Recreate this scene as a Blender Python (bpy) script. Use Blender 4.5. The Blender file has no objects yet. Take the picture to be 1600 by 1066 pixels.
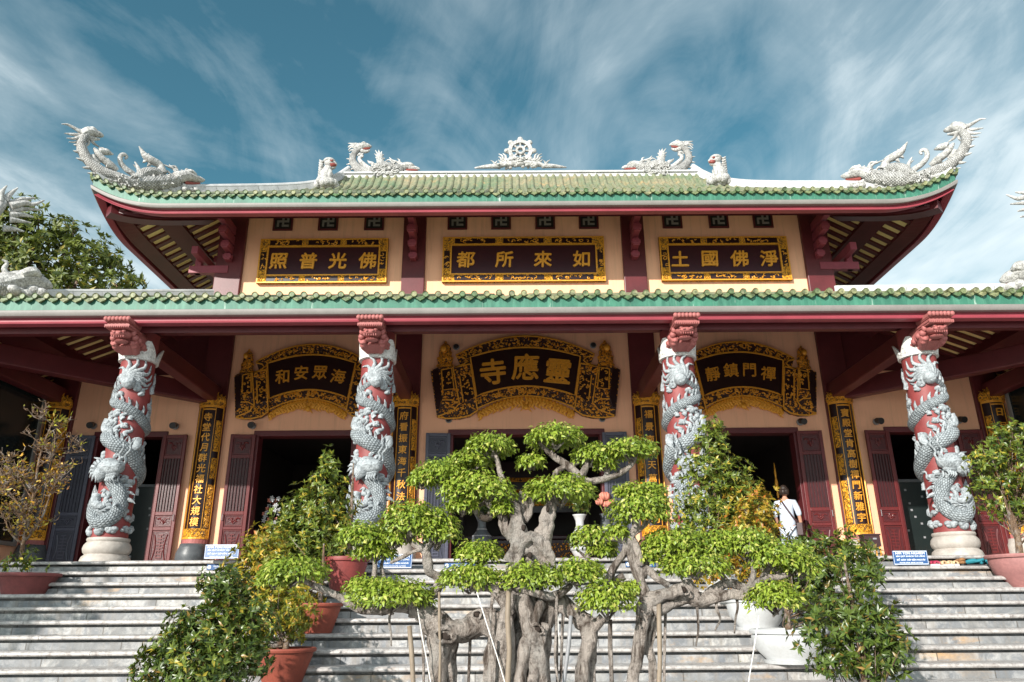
import bpy, math, random
import numpy as np
from mathutils import Vector, Matrix
R = math.radians
S = bpy.context.scene
COL = S.collection
random.seed(11)
RNG = np.random.default_rng(11)
PI = math.pi

# ---------------------------------------------------------------- camera (measured from the photograph)
FPX, TILT, ROLL, YAW, CX, CZ, CD = 1167.26, .3432, .0069, .0019, -.3456, -.6917, 11.5

def ray(u, v):
    du, dv = u - 800, v - 533
    a = (du * math.cos(ROLL) - dv * math.sin(ROLL)) / FPX
    b = -(du * math.sin(ROLL) + dv * math.cos(ROLL)) / FPX
    y = math.cos(TILT) - b * math.sin(TILT)
    z = math.sin(TILT) + b * math.cos(TILT)
    return Vector((a * math.cos(YAW) + y * math.sin(YAW), -a * math.sin(YAW) + y * math.cos(YAW), z))
EYE = Vector((CX, -CD, CZ))
def U(u, v, y):
    """world point on the depth plane y seen at photo pixel (u, v): a measuring aid"""
    d = ray(u, v)
    return EYE + d * ((y + CD) / d.y)
def UP(u, v, p, n):
    d = ray(u, v)
    return EYE + d * ((Vector(p) - EYE).dot(Vector(n)) / d.dot(Vector(n)))
def pxm(y):
    return (y + CD) * 1.1 / FPX

# ---------------------------------------------------------------- tagging
def tag(o, label=None, cat=None, group=None, kind=None):
    if label: o['label'] = label
    if cat: o['category'] = cat
    if group: o['group'] = group
    if kind: o['kind'] = kind
    return o
def thing(name, label, cat, loc=(0, 0, 0), rz=0, group=None):
    o = bpy.data.objects.new(name, None)
    o.empty_display_size = .2
    COL.objects.link(o)
    o.location = loc
    o.rotation_euler = (0, 0, rz)
    return tag(o, label, cat, group)
def copy_tree(o, parent=None):
    c = o.copy()
    COL.objects.link(c)
    if parent is not None:
        c.parent = parent
    for ch in list(o.children):
        copy_tree(ch, c)
    return c

def spline(pts, n=6):
    """catmull-rom through points of any dimension"""
    P = [np.array(p, float) for p in pts]
    P = [2 * P[0] - P[1]] + P + [2 * P[-1] - P[-2]]
    out = []
    for i in range(1, len(P) - 2):
        for k in range(n):
            t = k / n
            a, b, c, d = P[i - 1], P[i], P[i + 1], P[i + 2]
            out.append(.5 * ((2 * b) + (c - a) * t + (2 * a - 5 * b + 4 * c - d) * t * t + (3 * b - a - 3 * c + d) * t ** 3))
    out.append(P[-2])
    return out

GLYPH = {}
def glyph(ch, off=0., font_res=3):
    k = (ch, off)
    if k not in GLYPH:
        c = bpy.data.curves.new('lettering', 'FONT')
        c.body = ch; c.size = 1; c.extrude = .03; c.offset = off; c.resolution_u = font_res
        c.align_x = 'CENTER'
        o = bpy.data.objects.new('lettering', c)
        COL.objects.link(o)
        dg = bpy.context.evaluated_depsgraph_get()
        m = bpy.data.meshes.new_from_object(o.evaluated_get(dg))
        vs = [v.co.copy() for v in m.vertices]
        fs = [tuple(p.vertices) for p in m.polygons]
        x0, x1 = min(v.x for v in vs), max(v.x for v in vs)
        z0, z1 = min(v.y for v in vs), max(v.y for v in vs)
        GLYPH[k] = (vs, fs, (x0 + x1) / 2, (z0 + z1) / 2, x1 - x0, z1 - z0)
        bpy.data.objects.remove(o); bpy.data.meshes.remove(m); bpy.data.curves.remove(c)
    return GLYPH[k]

class MB:
    def __init__(self):
        self.v = []; self.f = []; self.uv = []
    def add(self, vs, fs, uv=None):
        b = len(self.v)
        self.v.extend([tuple(p) for p in vs])
        self.uv.extend(uv if uv is not None else [(0., 0.)] * len(vs))
        self.f.extend([tuple(i + b for i in f) for f in fs])
        return self
    def box(self, x0, x1, y0, y1, z0, z1):
        return self.add([(x0, y0, z0), (x1, y0, z0), (x1, y1, z0), (x0, y1, z0), (x0, y0, z1), (x1, y0, z1), (x1, y1, z1), (x0, y1, z1)],
                        [(0, 3, 2, 1), (4, 5, 6, 7), (0, 1, 5, 4), (1, 2, 6, 5), (2, 3, 7, 6), (3, 0, 4, 7)])
    def beam(self, p, q, w, h, up=(0, 0, 1)):
        p, q = Vector(p), Vector(q)
        d = (q - p).normalized(); s = d.cross(Vector(up)).normalized(); t = s.cross(d)
        vs = []
        for c in (p, q):
            for a, b in ((-1, -1), (1, -1), (1, 1), (-1, 1)):
                vs.append(c + s * (a * w / 2) + t * (b * h / 2))
        return self.add(vs, [(0, 1, 2, 3), (7, 6, 5, 4), (0, 4, 5, 1), (1, 5, 6, 2), (2, 6, 7, 3), (3, 7, 4, 0)])
    def tube(self, pts, rad, n=8, flat=None, cap=True, sm=0, us=1.):
        """pts list of 3d, rad scalar / list; flat = (dir, factor) squashes the section along dir"""
        if not hasattr(rad, '__len__'): rad = [rad] * len(pts)
        if len(rad) == 2 and len(pts) > 2:
            rad = [rad[0] + (rad[1] - rad[0]) * i / (len(pts) - 1) for i in range(len(pts))]
        if sm:
            q = spline([tuple(p) + (r,) for p, r in zip(pts, rad)], sm)
            pts = [Vector(a[:3]) for a in q]; rad = [max(a[3], 1e-4) for a in q]
        pts = [Vector(p) for p in pts]
        N = len(pts)
        t0 = (pts[1] - pts[0]).normalized()
        ref = Vector((0, 0, 1)) if abs(t0.z) < .9 else Vector((0, 1, 0))
        u = t0.cross(ref).normalized()
        vs, fs, uv = [], [], []
        L = 0.
        for i in range(N):
            t = (pts[min(i + 1, N - 1)] - pts[max(i - 1, 0)])
            if t.length < 1e-9: t = t0
            t.normalize()
            u = (u - t * u.dot(t))
            u = u.normalized() if u.length > 1e-6 else t.orthogonal().normalized()
            w = t.cross(u)
            if i: L += (pts[i] - pts[i - 1]).length
            for k in range(n + 1):
                a = 2 * PI * k / n
                o = (u * math.cos(a) + w * math.sin(a)) * rad[i]
                if flat:
                    fd = Vector(flat[0]); o = o - fd * (o.dot(fd) * (1 - flat[1]))
                vs.append(pts[i] + o); uv.append((L * us, k / n))
        m = n + 1
        for i in range(N - 1):
            for k in range(n):
                fs.append((i * m + k, i * m + k + 1, (i + 1) * m + k + 1, (i + 1) * m + k))
        if cap:
            fs.append(tuple(range(n - 1, -1, -1)))
            fs.append(tuple((N - 1) * m + k for k in range(n)))
        return self.add(vs, fs, uv)
    def lathe(self, prof, c=(0, 0, 0), n=24, sx=1, sy=1, cap=True):
        vs, fs, uv = [], [], []
        for i, (r, z) in enumerate(prof):
            for k in range(n + 1):
                a = 2 * PI * k / n
                vs.append((c[0] + r * sx * math.cos(a), c[1] + r * sy * math.sin(a), c[2] + z)); uv.append((k / n, z))
        m = n + 1
        for i in range(len(prof) - 1):
            for k in range(n):
                fs.append((i * m + k, i * m + k + 1, (i + 1) * m + k + 1, (i + 1) * m + k))
        if cap:
            fs.append(tuple(range(n - 1, -1, -1)))
            fs.append(tuple((len(prof) - 1) * m + k for k in range(n)))
        return self.add(vs, fs, uv)
    def prism(self, poly, o, ux, uz, d):
        """polygon (a, b) laid at o + a*ux + b*uz, extruded by vector d"""
        o, ux, uz, d = Vector(o), Vector(ux), Vector(uz), Vector(d)
        n = len(poly)
        vs = [o + ux * a + uz * b for a, b in poly]
        vs += [p + d for p in vs]
        fs = [tuple(range(n)), tuple(range(2 * n - 1, n - 1, -1))] + [((i + 1) % n, i, n + i, n + (i + 1) % n) for i in range(n)]
        return self.add(vs, fs)
    def ribbon(self, pts, w, o, ux, uz, d, closed=False):
        """raised flat line of width w along 2d polyline"""
        P = [np.array(p, float) for p in pts]
        n = len(P); L, Rr = [], []
        for i in range(n):
            a = P[(i - 1) % n] if (closed or i) else P[0]
            b = P[(i + 1) % n] if (closed or i < n - 1) else P[-1]
            t = b - a; t = t / (np.linalg.norm(t) + 1e-9); nn = np.array((-t[1], t[0])) * w / 2
            L.append(P[i] + nn); Rr.append(P[i] - nn)
        o, ux, uz, d = Vector(o), Vector(ux), Vector(uz), Vector(d)
        vs = []
        for q in (L, Rr):
            for a in q: vs.append(o + ux * a[0] + uz * a[1])
        vs += [p + d for p in vs]
        fs = []
        for i in range(n if closed else n - 1):
            j = (i + 1) % n
            fs += [(2 * n + i, 2 * n + j, 3 * n + j, 3 * n + i), (i, j, 2 * n + j, 2 * n + i), (n + j, n + i, 3 * n + i, 3 * n + j)]
        return self.add(vs, fs)
    def ball(self, c, r, n=12, m=8, wob=0.):
        if not hasattr(r, '__len__'): r = (r, r, r)
        vs, fs = [], []
        for i in range(m + 1):
            th = PI * i / m
            for k in range(n):
                a = 2 * PI * k / n
                w = 1 + (random.uniform(-wob, wob) if 0 < i < m else 0)
                vs.append((c[0] + r[0] * w * math.sin(th) * math.cos(a), c[1] + r[1] * w * math.sin(th) * math.sin(a), c[2] + r[2] * w * math.cos(th)))
        for i in range(m):
            for k in range(n):
                fs.append((i * n + k, (i + 1) * n + k, (i + 1) * n + (k + 1) % n, i * n + (k + 1) % n))
        return self.add(vs, fs)
    def text(self, s, size, o, ux=(1, 0, 0), uz=(0, 0, 1), depth=.02, off=.012, squash=1.):
        # bold brush strokes: the outline is laid a few times, slightly shifted, each a hair prouder
        vs, fs, cx, cz, w, h = glyph(s, 0.)
        o, ux, uz = Vector(o), Vector(ux), Vector(uz)
        nn = ux.cross(uz)
        sh = [(0, 0)] if off < .01 else [(0, 0), (1, .3), (-1, -.3), (-.3, 1), (.3, -1)]
        for i, (a, b) in enumerate(sh):
            d = depth / 2 * (1 + .08 * i)
            self.add([o + ux * ((v.x - cx + a * off + (v.y - cz) * .05) * size * squash) + uz * ((v.y - cz + b * off) * size) + nn * (v.z / .03 * d) for v in vs], fs)
        return self
    def mirrored(self):
        m = MB(); m.v = [(-x, y, z) for x, y, z in self.v]; m.f = [tuple(reversed(f)) for f in self.f]; m.uv = list(self.uv)
        return m
    def build(self, name, mat, parent=None, mats=None, smooth=False, bevel=0., auto=None, origin=None):
        me = bpy.data.meshes.new(name)
        v = self.v
        if origin is not None:
            ox, oy, oz = origin
            v = [(a - ox, b - oy, c - oz) for a, b, c in v]
        me.from_pydata([tuple(map(float, p)) for p in v], [], self.f)
        uvl = me.uv_layers.new(name='UVMap')
        idx = np.empty(len(me.loops), np.int32); me.loops.foreach_get('vertex_index', idx)
        uvl.data.foreach_set('uv', np.array(self.uv, np.float32)[idx].ravel())
        if smooth:
            me.polygons.foreach_set('use_smooth', np.ones(len(me.polygons), bool))
            if auto: me.set_sharp_from_angle(angle=R(auto))
        me.materials.append(mat)
        if mats:                                 # (material, first face) for later faces
            for k, (mt, f0) in enumerate(mats):
                me.materials.append(mt)
                for p in me.polygons[f0:]: p.material_index = k + 1
        me.update()
        o = bpy.data.objects.new(name, me)
        COL.objects.link(o)
        if origin is not None: o.location = origin
        if parent is not None: o.parent = parent
        if bevel:
            b = o.modifiers.new('Bevel', 'BEVEL'); b.width = bevel; b.segments = 2; b.limit_method = 'ANGLE'; b.angle_limit = R(40)
        return o

def leaf_mesh(name, pts, dirs, nrm, L, W, mat, parent=None, droop=.15, fold=.18, kind=None):
    """many small folded leaves as one mesh; arrays (N,3); L, W scalars or (N,)"""
    pts = np.asarray(pts, float); N = len(pts)
    d = np.asarray(dirs, float); d /= np.linalg.norm(d, axis=1, keepdims=True) + 1e-9
    s = np.cross(d, nrm); s /= np.linalg.norm(s, axis=1, keepdims=True) + 1e-9
    n = np.cross(s, d)
    L = np.broadcast_to(np.asarray(L, float), (N,))[:, None]; W = np.broadcast_to(np.asarray(W, float), (N,))[:, None]
    mid = pts + d * L * .42
    vs = np.empty((N, 5, 3))
    vs[:, 0] = pts
    vs[:, 1] = mid + s * W * .5 + n * W * fold
    vs[:, 2] = mid - s * W * .5 + n * W * fold
    vs[:, 3] = pts + d * L * .6 - n * L * droop * .15
    vs[:, 4] = pts + d * L - n * L * droop
    tri = np.array([(0, 2, 3), (0, 3, 1), (1, 3, 4), (3, 2, 4)])
    F = (tri[None] + (np.arange(N) * 5)[:, None, None]).reshape(-1, 3)
    me = bpy.data.meshes.new(name)
    me.vertices.add(N * 5); me.vertices.foreach_set('co', vs.astype(np.float32).ravel())
    me.loops.add(len(F) * 3); me.loops.foreach_set('vertex_index', F.astype(np.int32).ravel())
    me.polygons.add(len(F))
    me.polygons.foreach_set('loop_start', (np.arange(len(F)) * 3).astype(np.int32))
    me.polygons.foreach_set('loop_total', np.full(len(F), 3, np.int32))
    me.update(calc_edges=True); me.validate()
    me.materials.append(mat)
    o = bpy.data.objects.new(name, me)
    COL.objects.link(o)
    if parent is not None: o.parent = parent
    return o
# ---------------------------------------------------------------- materials
class NT:
    def __init__(self, name):
        self.m = bpy.data.materials.new(name); self.m.use_nodes = True
        self.t = self.m.node_tree; self.t.nodes.clear()
        self.out = self.n('ShaderNodeOutputMaterial')
        self.b = self.n('ShaderNodeBsdfPrincipled')
        self.l(self.b.outputs[0], self.out.inputs[0])
    def n(self, k, **kw):
        x = self.t.nodes.new(k)
        for a, b in kw.items(): setattr(x, a, b)
        return x
    def l(self, a, b): self.t.links.new(a, b)
    def set(self, x, i, v):
        if hasattr(v, 'is_linked') or hasattr(v, 'links'): self.l(v, x.inputs[i])
        else: x.inputs[i].default_value = v
    def coord(self, kind='Object', scale=(1, 1, 1)):
        tc = self.n('ShaderNodeTexCoord'); mp = self.n('ShaderNodeMapping')
        self.l(tc.outputs[kind], mp.inputs[0]); mp.inputs['Scale'].default_value = scale
        return mp.outputs[0]
    def noise(self, co, scale, detail=4, rough=.6, dist=0.):
        x = self.n('ShaderNodeTexNoise'); self.l(co, x.inputs['Vector'])
        x.inputs['Scale'].default_value = scale; x.inputs['Detail'].default_value = detail
        x.inputs['Roughness'].default_value = rough; x.inputs['Distortion'].default_value = dist
        return x.outputs['Fac']
    def vor(self, co, scale, feat='F1', out='Distance'):
        x = self.n('ShaderNodeTexVoronoi', feature=feat); self.l(co, x.inputs['Vector']); x.inputs['Scale'].default_value = scale
        return x.outputs[out]
    def ramp(self, fac, stops, interp='LINEAR'):
        x = self.n('ShaderNodeValToRGB'); x.color_ramp.interpolation = interp
        e = x.color_ramp.elements
        while len(e) < len(stops): e.new(.5)
        for i, (p, c) in enumerate(stops):
            e[i].position = p; e[i].color = (c, c, c, 1) if not hasattr(c, '__len__') else tuple(c) + (1,)
        self.l(fac, x.inputs[0])
        return x.outputs[0]
    def mix(self, fac, a, b, blend='MIX'):
        x = self.n('ShaderNodeMix', data_type='RGBA', blend_type=blend)
        for i, v in ((0, fac), (6, a), (7, b)):
            if hasattr(v, 'links'): self.l(v, x.inputs[i])
            else: x.inputs[i].default_value = v if i == 0 else tuple(v) + (1,)
        return x.outputs[2]
    def math(self, op, a, b=0.):
        x = self.n('ShaderNodeMath', operation=op)
        for i, v in ((0, a), (1, b)):
            if hasattr(v, 'links'): self.l(v, x.inputs[i])
            else: x.inputs[i].default_value = v
        return x.outputs[0]
    def bump(self, h, strength=.3, dist=.01):
        x = self.n('ShaderNodeBump'); x.inputs['Strength'].default_value = strength; x.inputs['Distance'].default_value = dist
        self.l(h, x.inputs['Height']); self.l(x.outputs[0], self.b.inputs['Normal'])
    def col(self, c):
        if hasattr(c, 'links'): self.l(c, self.b.inputs['Base Color'])
        else: self.b.inputs['Base Color'].default_value = tuple(c) + (1,)
    def p(self, **kw):
        for k, v in kw.items():
            i = self.b.inputs[k.replace('_', ' ')]
            if hasattr(v, 'links'): self.l(v, i)
            else: i.default_value = v
    def island(self):
        return self.n('ShaderNodeNewGeometry').outputs['Random Per Island']

def painted(name, c, c2=None, rough=.55, scale=3., amt=.5, bump=.15, fine=60., spec=.4):
    """a paint or stone whose colour drifts with dirt and wear"""
    t = NT(name); co = t.coord()
    c2 = c2 or tuple(x * .6 for x in c)
    f = t.ramp(t.noise(co, scale, 7, .65), [(.35, 0.), (.7, amt)])
    k = t.mix(f, c, c2)
    k = t.mix(t.ramp(t.noise(co, fine * .6, 4, .7), [(.4, 0.), (.75, .25)]), k, tuple(x * .7 for x in c2))
    t.col(k); t.p(Roughness=rough, Specular_IOR_Level=spec)
    t.bump(t.noise(co, fine, 5, .6), bump, .008)
    return t.m

def make_plaster():
    t = NT('peach_plaster'); co = t.coord()
    k = t.mix(t.ramp(t.noise(co, .7, 6, .6), [(.3, 0.), (.75, 1.)]), (.90, .50, .325), (.81, .43, .27))
    st = t.noise(t.coord('Object', (6, 6, .3)), 1.5, 7, .75)
    k = t.mix(t.ramp(st, [(.5, 0.), (.75, .45)]), k, (.46, .27, .18))

    t.col(k); t.p(Roughness=.85, Specular_IOR_Level=.2)
    t.bump(t.noise(co, 45, 6, .65), .15, .006)
    return t.m
def make_white_stucco(name, base=(.82, .81, .78), dirt=(.40, .40, .38), amt=.55, scales=False, us=1.):
    t = NT(name); co = t.coord()
    f = t.ramp(t.noise(co, 8, 8, .78), [(.42, 0.), (.66, amt)])
    k = t.mix(f, base, dirt)
    k = t.mix(t.ramp(t.noise(co, 30, 5, .7), [(.48, 0.), (.64, .6)]), k, tuple(d * .6 for d in dirt))
    t.p(Roughness=.7, Specular_IOR_Level=.3)
    if scales:
        uv = t.coord('UV', (1, 1, 1))
        sep = t.n('ShaderNodeSeparateXYZ'); t.l(uv, sep.inputs[0])
        a = t.math('MULTIPLY', sep.outputs[0], 25.); b = t.math('MULTIPLY', sep.outputs[1], 18.)
        # overlapping round scales: two staggered lattices of discs
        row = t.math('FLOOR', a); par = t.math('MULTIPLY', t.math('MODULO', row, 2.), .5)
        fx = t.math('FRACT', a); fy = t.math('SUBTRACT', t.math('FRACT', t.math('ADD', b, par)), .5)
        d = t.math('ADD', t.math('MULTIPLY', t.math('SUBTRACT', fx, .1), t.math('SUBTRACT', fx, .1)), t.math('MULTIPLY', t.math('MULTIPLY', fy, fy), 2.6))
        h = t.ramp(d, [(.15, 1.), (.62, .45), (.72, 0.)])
        k = t.mix(t.ramp(d, [(.5, 0.), (.8, .55)]), k, tuple(d * .55 for d in dirt))  # colour also darkens in the low seams between scales
        t.bump(h, .9, .03)
    else:
        t.bump(t.math('ADD', t.noise(co, 26, 6, .7), t.math('MULTIPLY', t.vor(co, 14), .6)), .75, .03)
    t.col(k)
    return t.m
def make_glaze():
    t = NT('green_glazed_fascia'); co = t.coord()
    st = t.noise(t.coord('Object', (9, 9, .7)), 1., 6, .7)
    k = t.mix(t.ramp(t.noise(co, 2.5, 5), [(.3, 0.), (.7, 1.)]), (.045, .185, .122), (.024, .105, .072))
    k = t.mix(t.ramp(t.noise(t.coord('Object', (14, 14, 1.2)), 1., 4, .6), [(.48, 0.), (.68, .5)]), k, (.10, .28, .195))
    k = t.mix(t.ramp(st, [(.63, 0.), (.72, .8)]), k, (.60, .70, .61))
    k = t.mix(t.ramp(t.noise(t.coord('Object', (16, 16, 1.1)), 1.3, 5, .7), [(.62, 0.), (.75, .7)]), k, (.10, .13, .07))
    t.col(k); t.p(Roughness=.5, Specular_IOR_Level=.35)
    t.bump(st, .2, .01)
    return t.m
def make_tile(name, a, b, moss=(.05, .055, .02), rough=.5):
    t = NT(name); co = t.coord()
    r = t.island()
    k = t.mix(r, a, b)
    k = t.mix(t.ramp(t.noise(co, 11, 6, .7), [(.42, 0.), (.62, .85)]), k, moss)
    k = t.mix(t.ramp(t.noise(co, 5, 6, .7), [(.55, 0.), (.7, .6)]), k, (.38, .33, .2))
    t.col(k); t.p(Roughness=rough)
    t.bump(t.noise(co, 30, 5, .7), .5, .01)
    return t.m
def make_roof_tile():
    t = NT('roof_tile'); co = t.coord()
    k = t.mix(t.ramp(t.noise(co, 1.2, 6, .7), [(.35, 0.), (.7, 1.)]), (.13, .19, .11), (.30, .25, .16))
    k = t.mix(t.ramp(t.noise(co, 9, 6, .75), [(.45, 0.), (.7, .8)]), k, (.08, .10, .05))
    k = t.mix(t.ramp(t.noise(co, 4, 4, .7), [(.55, 0.), (.75, .6)]), k, (.5, .3, .13))
    t.col(k); t.p(Roughness=.6)
    t.bump(t.noise(co, 24, 5, .7), .5, .01)
    return t.m
def make_marble():
    t = NT('weathered_marble'); co = t.coord()
    sep = t.n('ShaderNodeSeparateXYZ'); t.l(co, sep.inputs[0])
    # slabs: a different tone for each length of each step
    row = t.math('FLOOR', t.math('DIVIDE', t.math('ADD', sep.outputs[2], .05), .16))
    sx = t.math('ADD', t.math('DIVIDE', sep.outputs[0], 1.12), t.math('MULTIPLY', row, .37))
    comb = t.n('ShaderNodeCombineXYZ'); t.l(t.math('FLOOR', sx), comb.inputs[0]); t.l(row, comb.inputs[1])
    wn = t.n('ShaderNodeTexWhiteNoise', noise_dimensions='2D'); t.l(comb.outputs[0], wn.inputs['Vector'])
    off = t.n('ShaderNodeVectorMath', operation='MULTIPLY_ADD'); t.l(wn.outputs['Color'], off.inputs[0]); off.inputs[1].default_value = (9, 9, 9); t.l(co, off.inputs[2])
    oc = off.outputs[0]
    k = t.mix(wn.outputs['Value'], (.58, .56, .53), (.30, .30, .305))
    vein = t.ramp(t.noise(oc, 2.2, 9, .72, 1.2), [(.44, 1.), (.50, .15), (.58, 0.)])
    k = t.mix(t.math('MULTIPLY', vein, .8), k, (.16, .17, .19))
    k = t.mix(t.ramp(t.noise(oc, 6, 8, .75, .6), [(.45, 0.), (.62, .85)]), k, (.13, .14, .155))
    # grime running down the risers, rust, algae
    dr = t.noise(t.coord('Object', (11, 11, 1.0)), 1.0, 6, .7)
    k = t.mix(t.ramp(dr, [(.46, 0.), (.7, .7)]), k, (.20, .165, .13))
    k = t.mix(t.ramp(t.noise(t.coord('Object', (.9, .9, 3)), 1.0, 6, .7), [(.57, 0.), (.70, .75)]), k, (.50, .30, .13))
    k = t.mix(t.ramp(t.noise(co, .7, 7, .75), [(.42, 0.), (.62, .8)]), k, (.15, .155, .16))
    # joints
    jf = t.math('ABSOLUTE', t.math('SUBTRACT', t.math('FRACT', sx), .5))
    k = t.mix(t.ramp(jf, [(.4935, 0.), (.4965, .85)]), k, (.07, .06, .05))
    t.col(k); t.p(Roughness=t.ramp(t.noise(co, 8, 5), [(.3, .38), (.7, .75)]), Specular_IOR_Level=.4)
    t.bump(t.noise(co, 38, 7, .7), .3, .008)
    return t.m
def make_nosing():
    t = NT('marble_nosing'); co = t.coord()
    k = t.mix(t.ramp(t.noise(t.coord('Object', (.8, 2, 2)), 1.6, 7, .7), [(.3, 0.), (.7, 1.)]), (.52, .485, .46), (.33, .315, .305))
    k = t.mix(t.ramp(t.noise(co, 16, 6, .75), [(.45, 0.), (.68, .8)]), k, (.12, .095, .085))
    k = t.mix(t.ramp(t.noise(t.coord('Object', (1.2, 4, 4)), 1.5, 5, .7), [(.6, 0.), (.75, .6)]), k, (.36, .22, .14))
    t.col(k); t.p(Roughness=.5)
    t.bump(t.noise(co, 40, 6, .7), .3, .008)
    return t.m
def make_gilt(name, scale=16., cover=.5, gold=(.93, .37, .022), dark=(.035, .012, .010), depth=.02):
    """pierced gilded carving over dark lacquer"""
    t = NT(name); co = t.coord()
    wv = t.n('ShaderNodeTexNoise'); t.l(co, wv.inputs['Vector']); wv.inputs['Scale'].default_value = scale * .35; wv.inputs['Detail'].default_value = 2
    w2 = t.n('ShaderNodeVectorMath', operation='MULTIPLY_ADD'); t.l(wv.outputs['Color'], w2.inputs[0]); w2.inputs[1].default_value = (.22, .22, .22); t.l(co, w2.inputs[2])
    a = t.vor(w2.outputs[0], scale, 'DISTANCE_TO_EDGE')
    b = t.noise(w2.outputs[0], scale * .9, 2, .5)
    h = t.math('ADD', t.math('MULTIPLY', a, 1.1), t.math('MULTIPLY', b, .9))
    m = t.ramp(h, [(cover - .05, 0.), (cover + .05, 1.)])
    g = t.mix(t.ramp(t.noise(co, 40, 4), [(.35, 0.), (.7, .6)]), gold, tuple(x * .5 for x in gold))
    t.col(t.mix(m, dark, g)); t.p(Roughness=.42, Specular_IOR_Level=.5, Metallic=t.math('MULTIPLY', m, .25))
    t.bump(t.ramp(h, [(cover - .2, 0.), (cover + .25, 1.)]), .9, depth)
    return t.m
def make_gold():
    t = NT('gold_leaf'); co = t.coord()
    k = t.mix(t.ramp(t.noise(co, 25, 5, .7), [(.35, 0.), (.75, .8)]), (.82, .38, .035), (.50, .19, .02))
    t.col(k); t.p(Roughness=.4, Metallic=.2, Specular_IOR_Level=.5)
    t.bump(t.noise(co, 60, 4), .35, .006)
    return t.m
def make_leaf(name, a, b, c, trans=.35, rough=.42, cshare=.85):
    t = NT(name); r = t.island()
    k = t.ramp(r, [(0., a), (.55, b), (cshare, b), (min(.995, cshare + .08), c)])
    t.col(k); t.p(Roughness=rough, Specular_IOR_Level=.45)
    tr = t.n('ShaderNodeBsdfTranslucent'); t.l(t.mix(.5, k, (.30, .36, .03)), tr.inputs[0])
    ms = t.n('ShaderNodeMixShader'); ms.inputs[0].default_value = trans
    t.l(t.b.outputs[0], ms.inputs[1]); t.l(tr.outputs[0], ms.inputs[2]); t.l(ms.outputs[0], t.out.inputs[0])
    return t.m
def make_bark(name='fig_bark', a=(.56, .485, .43), b=(.12, .09, .072), sc=11.):
    t = NT(name); co = t.coord()
    n1 = t.noise(t.coord('Object', (2.4, 2.4, .7)), sc * .6, 8, .7, 1.2)
    k = t.mix(t.ramp(n1, [(.45, 0.), (.60, 1.)]), a, b)
    k = t.mix(t.ramp(t.noise(co, 8, 5, .65), [(.50, 0.), (.64, .7)]), k, (.52, .48, .44))
    k = t.mix(t.ramp(t.noise(co, 30, 5, .7), [(.50, 0.), (.70, .8)]), k, (.065, .05, .042))
    t.col(k); t.p(Roughness=.85, Specular_IOR_Level=.2)
    t.bump(t.math('ADD', n1, t.math('MULTIPLY', t.noise(co, 80, 6, .75), .6)), 1., .05)
    return t.m

M = {}
M['plaster'] = make_plaster()
M['maroon'] = painted('maroon_paint', (.12, .020, .024), (.06, .011, .013), .42, 2.5, .6, .15)
M['beamred'] = painted('rose_red_beam_paint', (.30, .050, .068), (.2, .032, .044), .45, 1.5, .7, .12)
M['bracket'] = painted('rose_bracket_paint', (.26, .048, .068), (.16, .03, .042), .5, 4, .6, .15)
M['shaft'] = painted('red_pillar_paint', (.25, .048, .046), (.15, .032, .032), .55, 5, .7, .25)
M['lionred'] = painted('salmon_red_stucco', (.38, .125, .115), (.25, .075, .07), .6, 8, .6, .4, 30)
M['white'] = make_white_stucco('white_stucco')
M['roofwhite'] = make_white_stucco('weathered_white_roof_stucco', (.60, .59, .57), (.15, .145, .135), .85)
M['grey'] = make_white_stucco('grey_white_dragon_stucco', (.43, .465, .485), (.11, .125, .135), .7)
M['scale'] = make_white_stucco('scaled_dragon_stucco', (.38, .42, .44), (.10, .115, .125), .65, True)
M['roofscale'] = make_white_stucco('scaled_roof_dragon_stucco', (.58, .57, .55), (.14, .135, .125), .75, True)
M['ridge'] = painted('white_ridge_render', (.56, .56, .56), (.26, .265, .27), .7, 3, .7, .2)
M['gutter'] = painted('grey_gutter_paint', (.25, .23, .215), (.15, .14, .13), .5, 2, .6, .1)
M['glaze'] = make_glaze()
M['tilecap'] = make_tile('mossy_tile_end', (.075, .15, .055), (.25, .25, .12), (.030, .038, .018))
M['rooftile'] = make_roof_tile()
M['yellow'] = painted('yellow_ceiling_board', (.98, .78, .36), (.93, .70, .28), .6, 3, .5, .1)
M['marble'] = make_marble()
M['nosing'] = make_nosing()
M['stone'] = painted('pale_base_stone', (.47, .43, .39), (.27, .235, .205), .6, 6, .7, .35, 30)
M['darkstone'] = painted('dark_grey_stone', (.10, .11, .12), (.05, .055, .06), .4, 6, .7, .3, 30)
M['floor'] = painted('terrace_floor_stone', (.52, .49, .45), (.38, .36, .33), .45, 2, .7, .1)
M['gold'] = make_gold()
M['gilt'] = make_gilt('carved_gilt_frame', 13., .70)
M['gilt2'] = make_gilt('fine_carved_gilt', 20., .50)
M['gilt3'] = make_gilt('dense_carved_gilt', 22., .52, (.92, .42, .025), (.12, .05, .010))
M['lacquer'] = painted('dark_brown_lacquer', (.022, .007, .008), (.012, .005, .006), .3, 4, .5, .05)
M['lacquer2'] = painted('plum_lacquer', (.040, .008, .014), (.02, .006, .009), .32, 4, .5, .05)
M['wood'] = painted('red_brown_door_wood', (.135, .018, .018), (.075, .012, .014), .36, 5, .7, .2, 40)
M['woodpanel'] = painted('dark_door_panel_wood', (.085, .014, .016), (.04, .009, .011), .36, 6, .7, .5, 26)
M['slat'] = painted('dark_door_slat', (.045, .012, .014), (.03, .010, .012), .4, 6, .5, .2)
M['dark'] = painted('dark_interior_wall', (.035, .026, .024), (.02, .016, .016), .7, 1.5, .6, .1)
M['blue'] = painted('blue_sign_enamel', (.030, .090, .235), (.025, .075, .19), .35, 3, .5, .03)
M['signwhite'] = painted('white_sign_paint', (.80, .82, .83), (.7, .72, .74), .45, 5, .3, .02)
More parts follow.
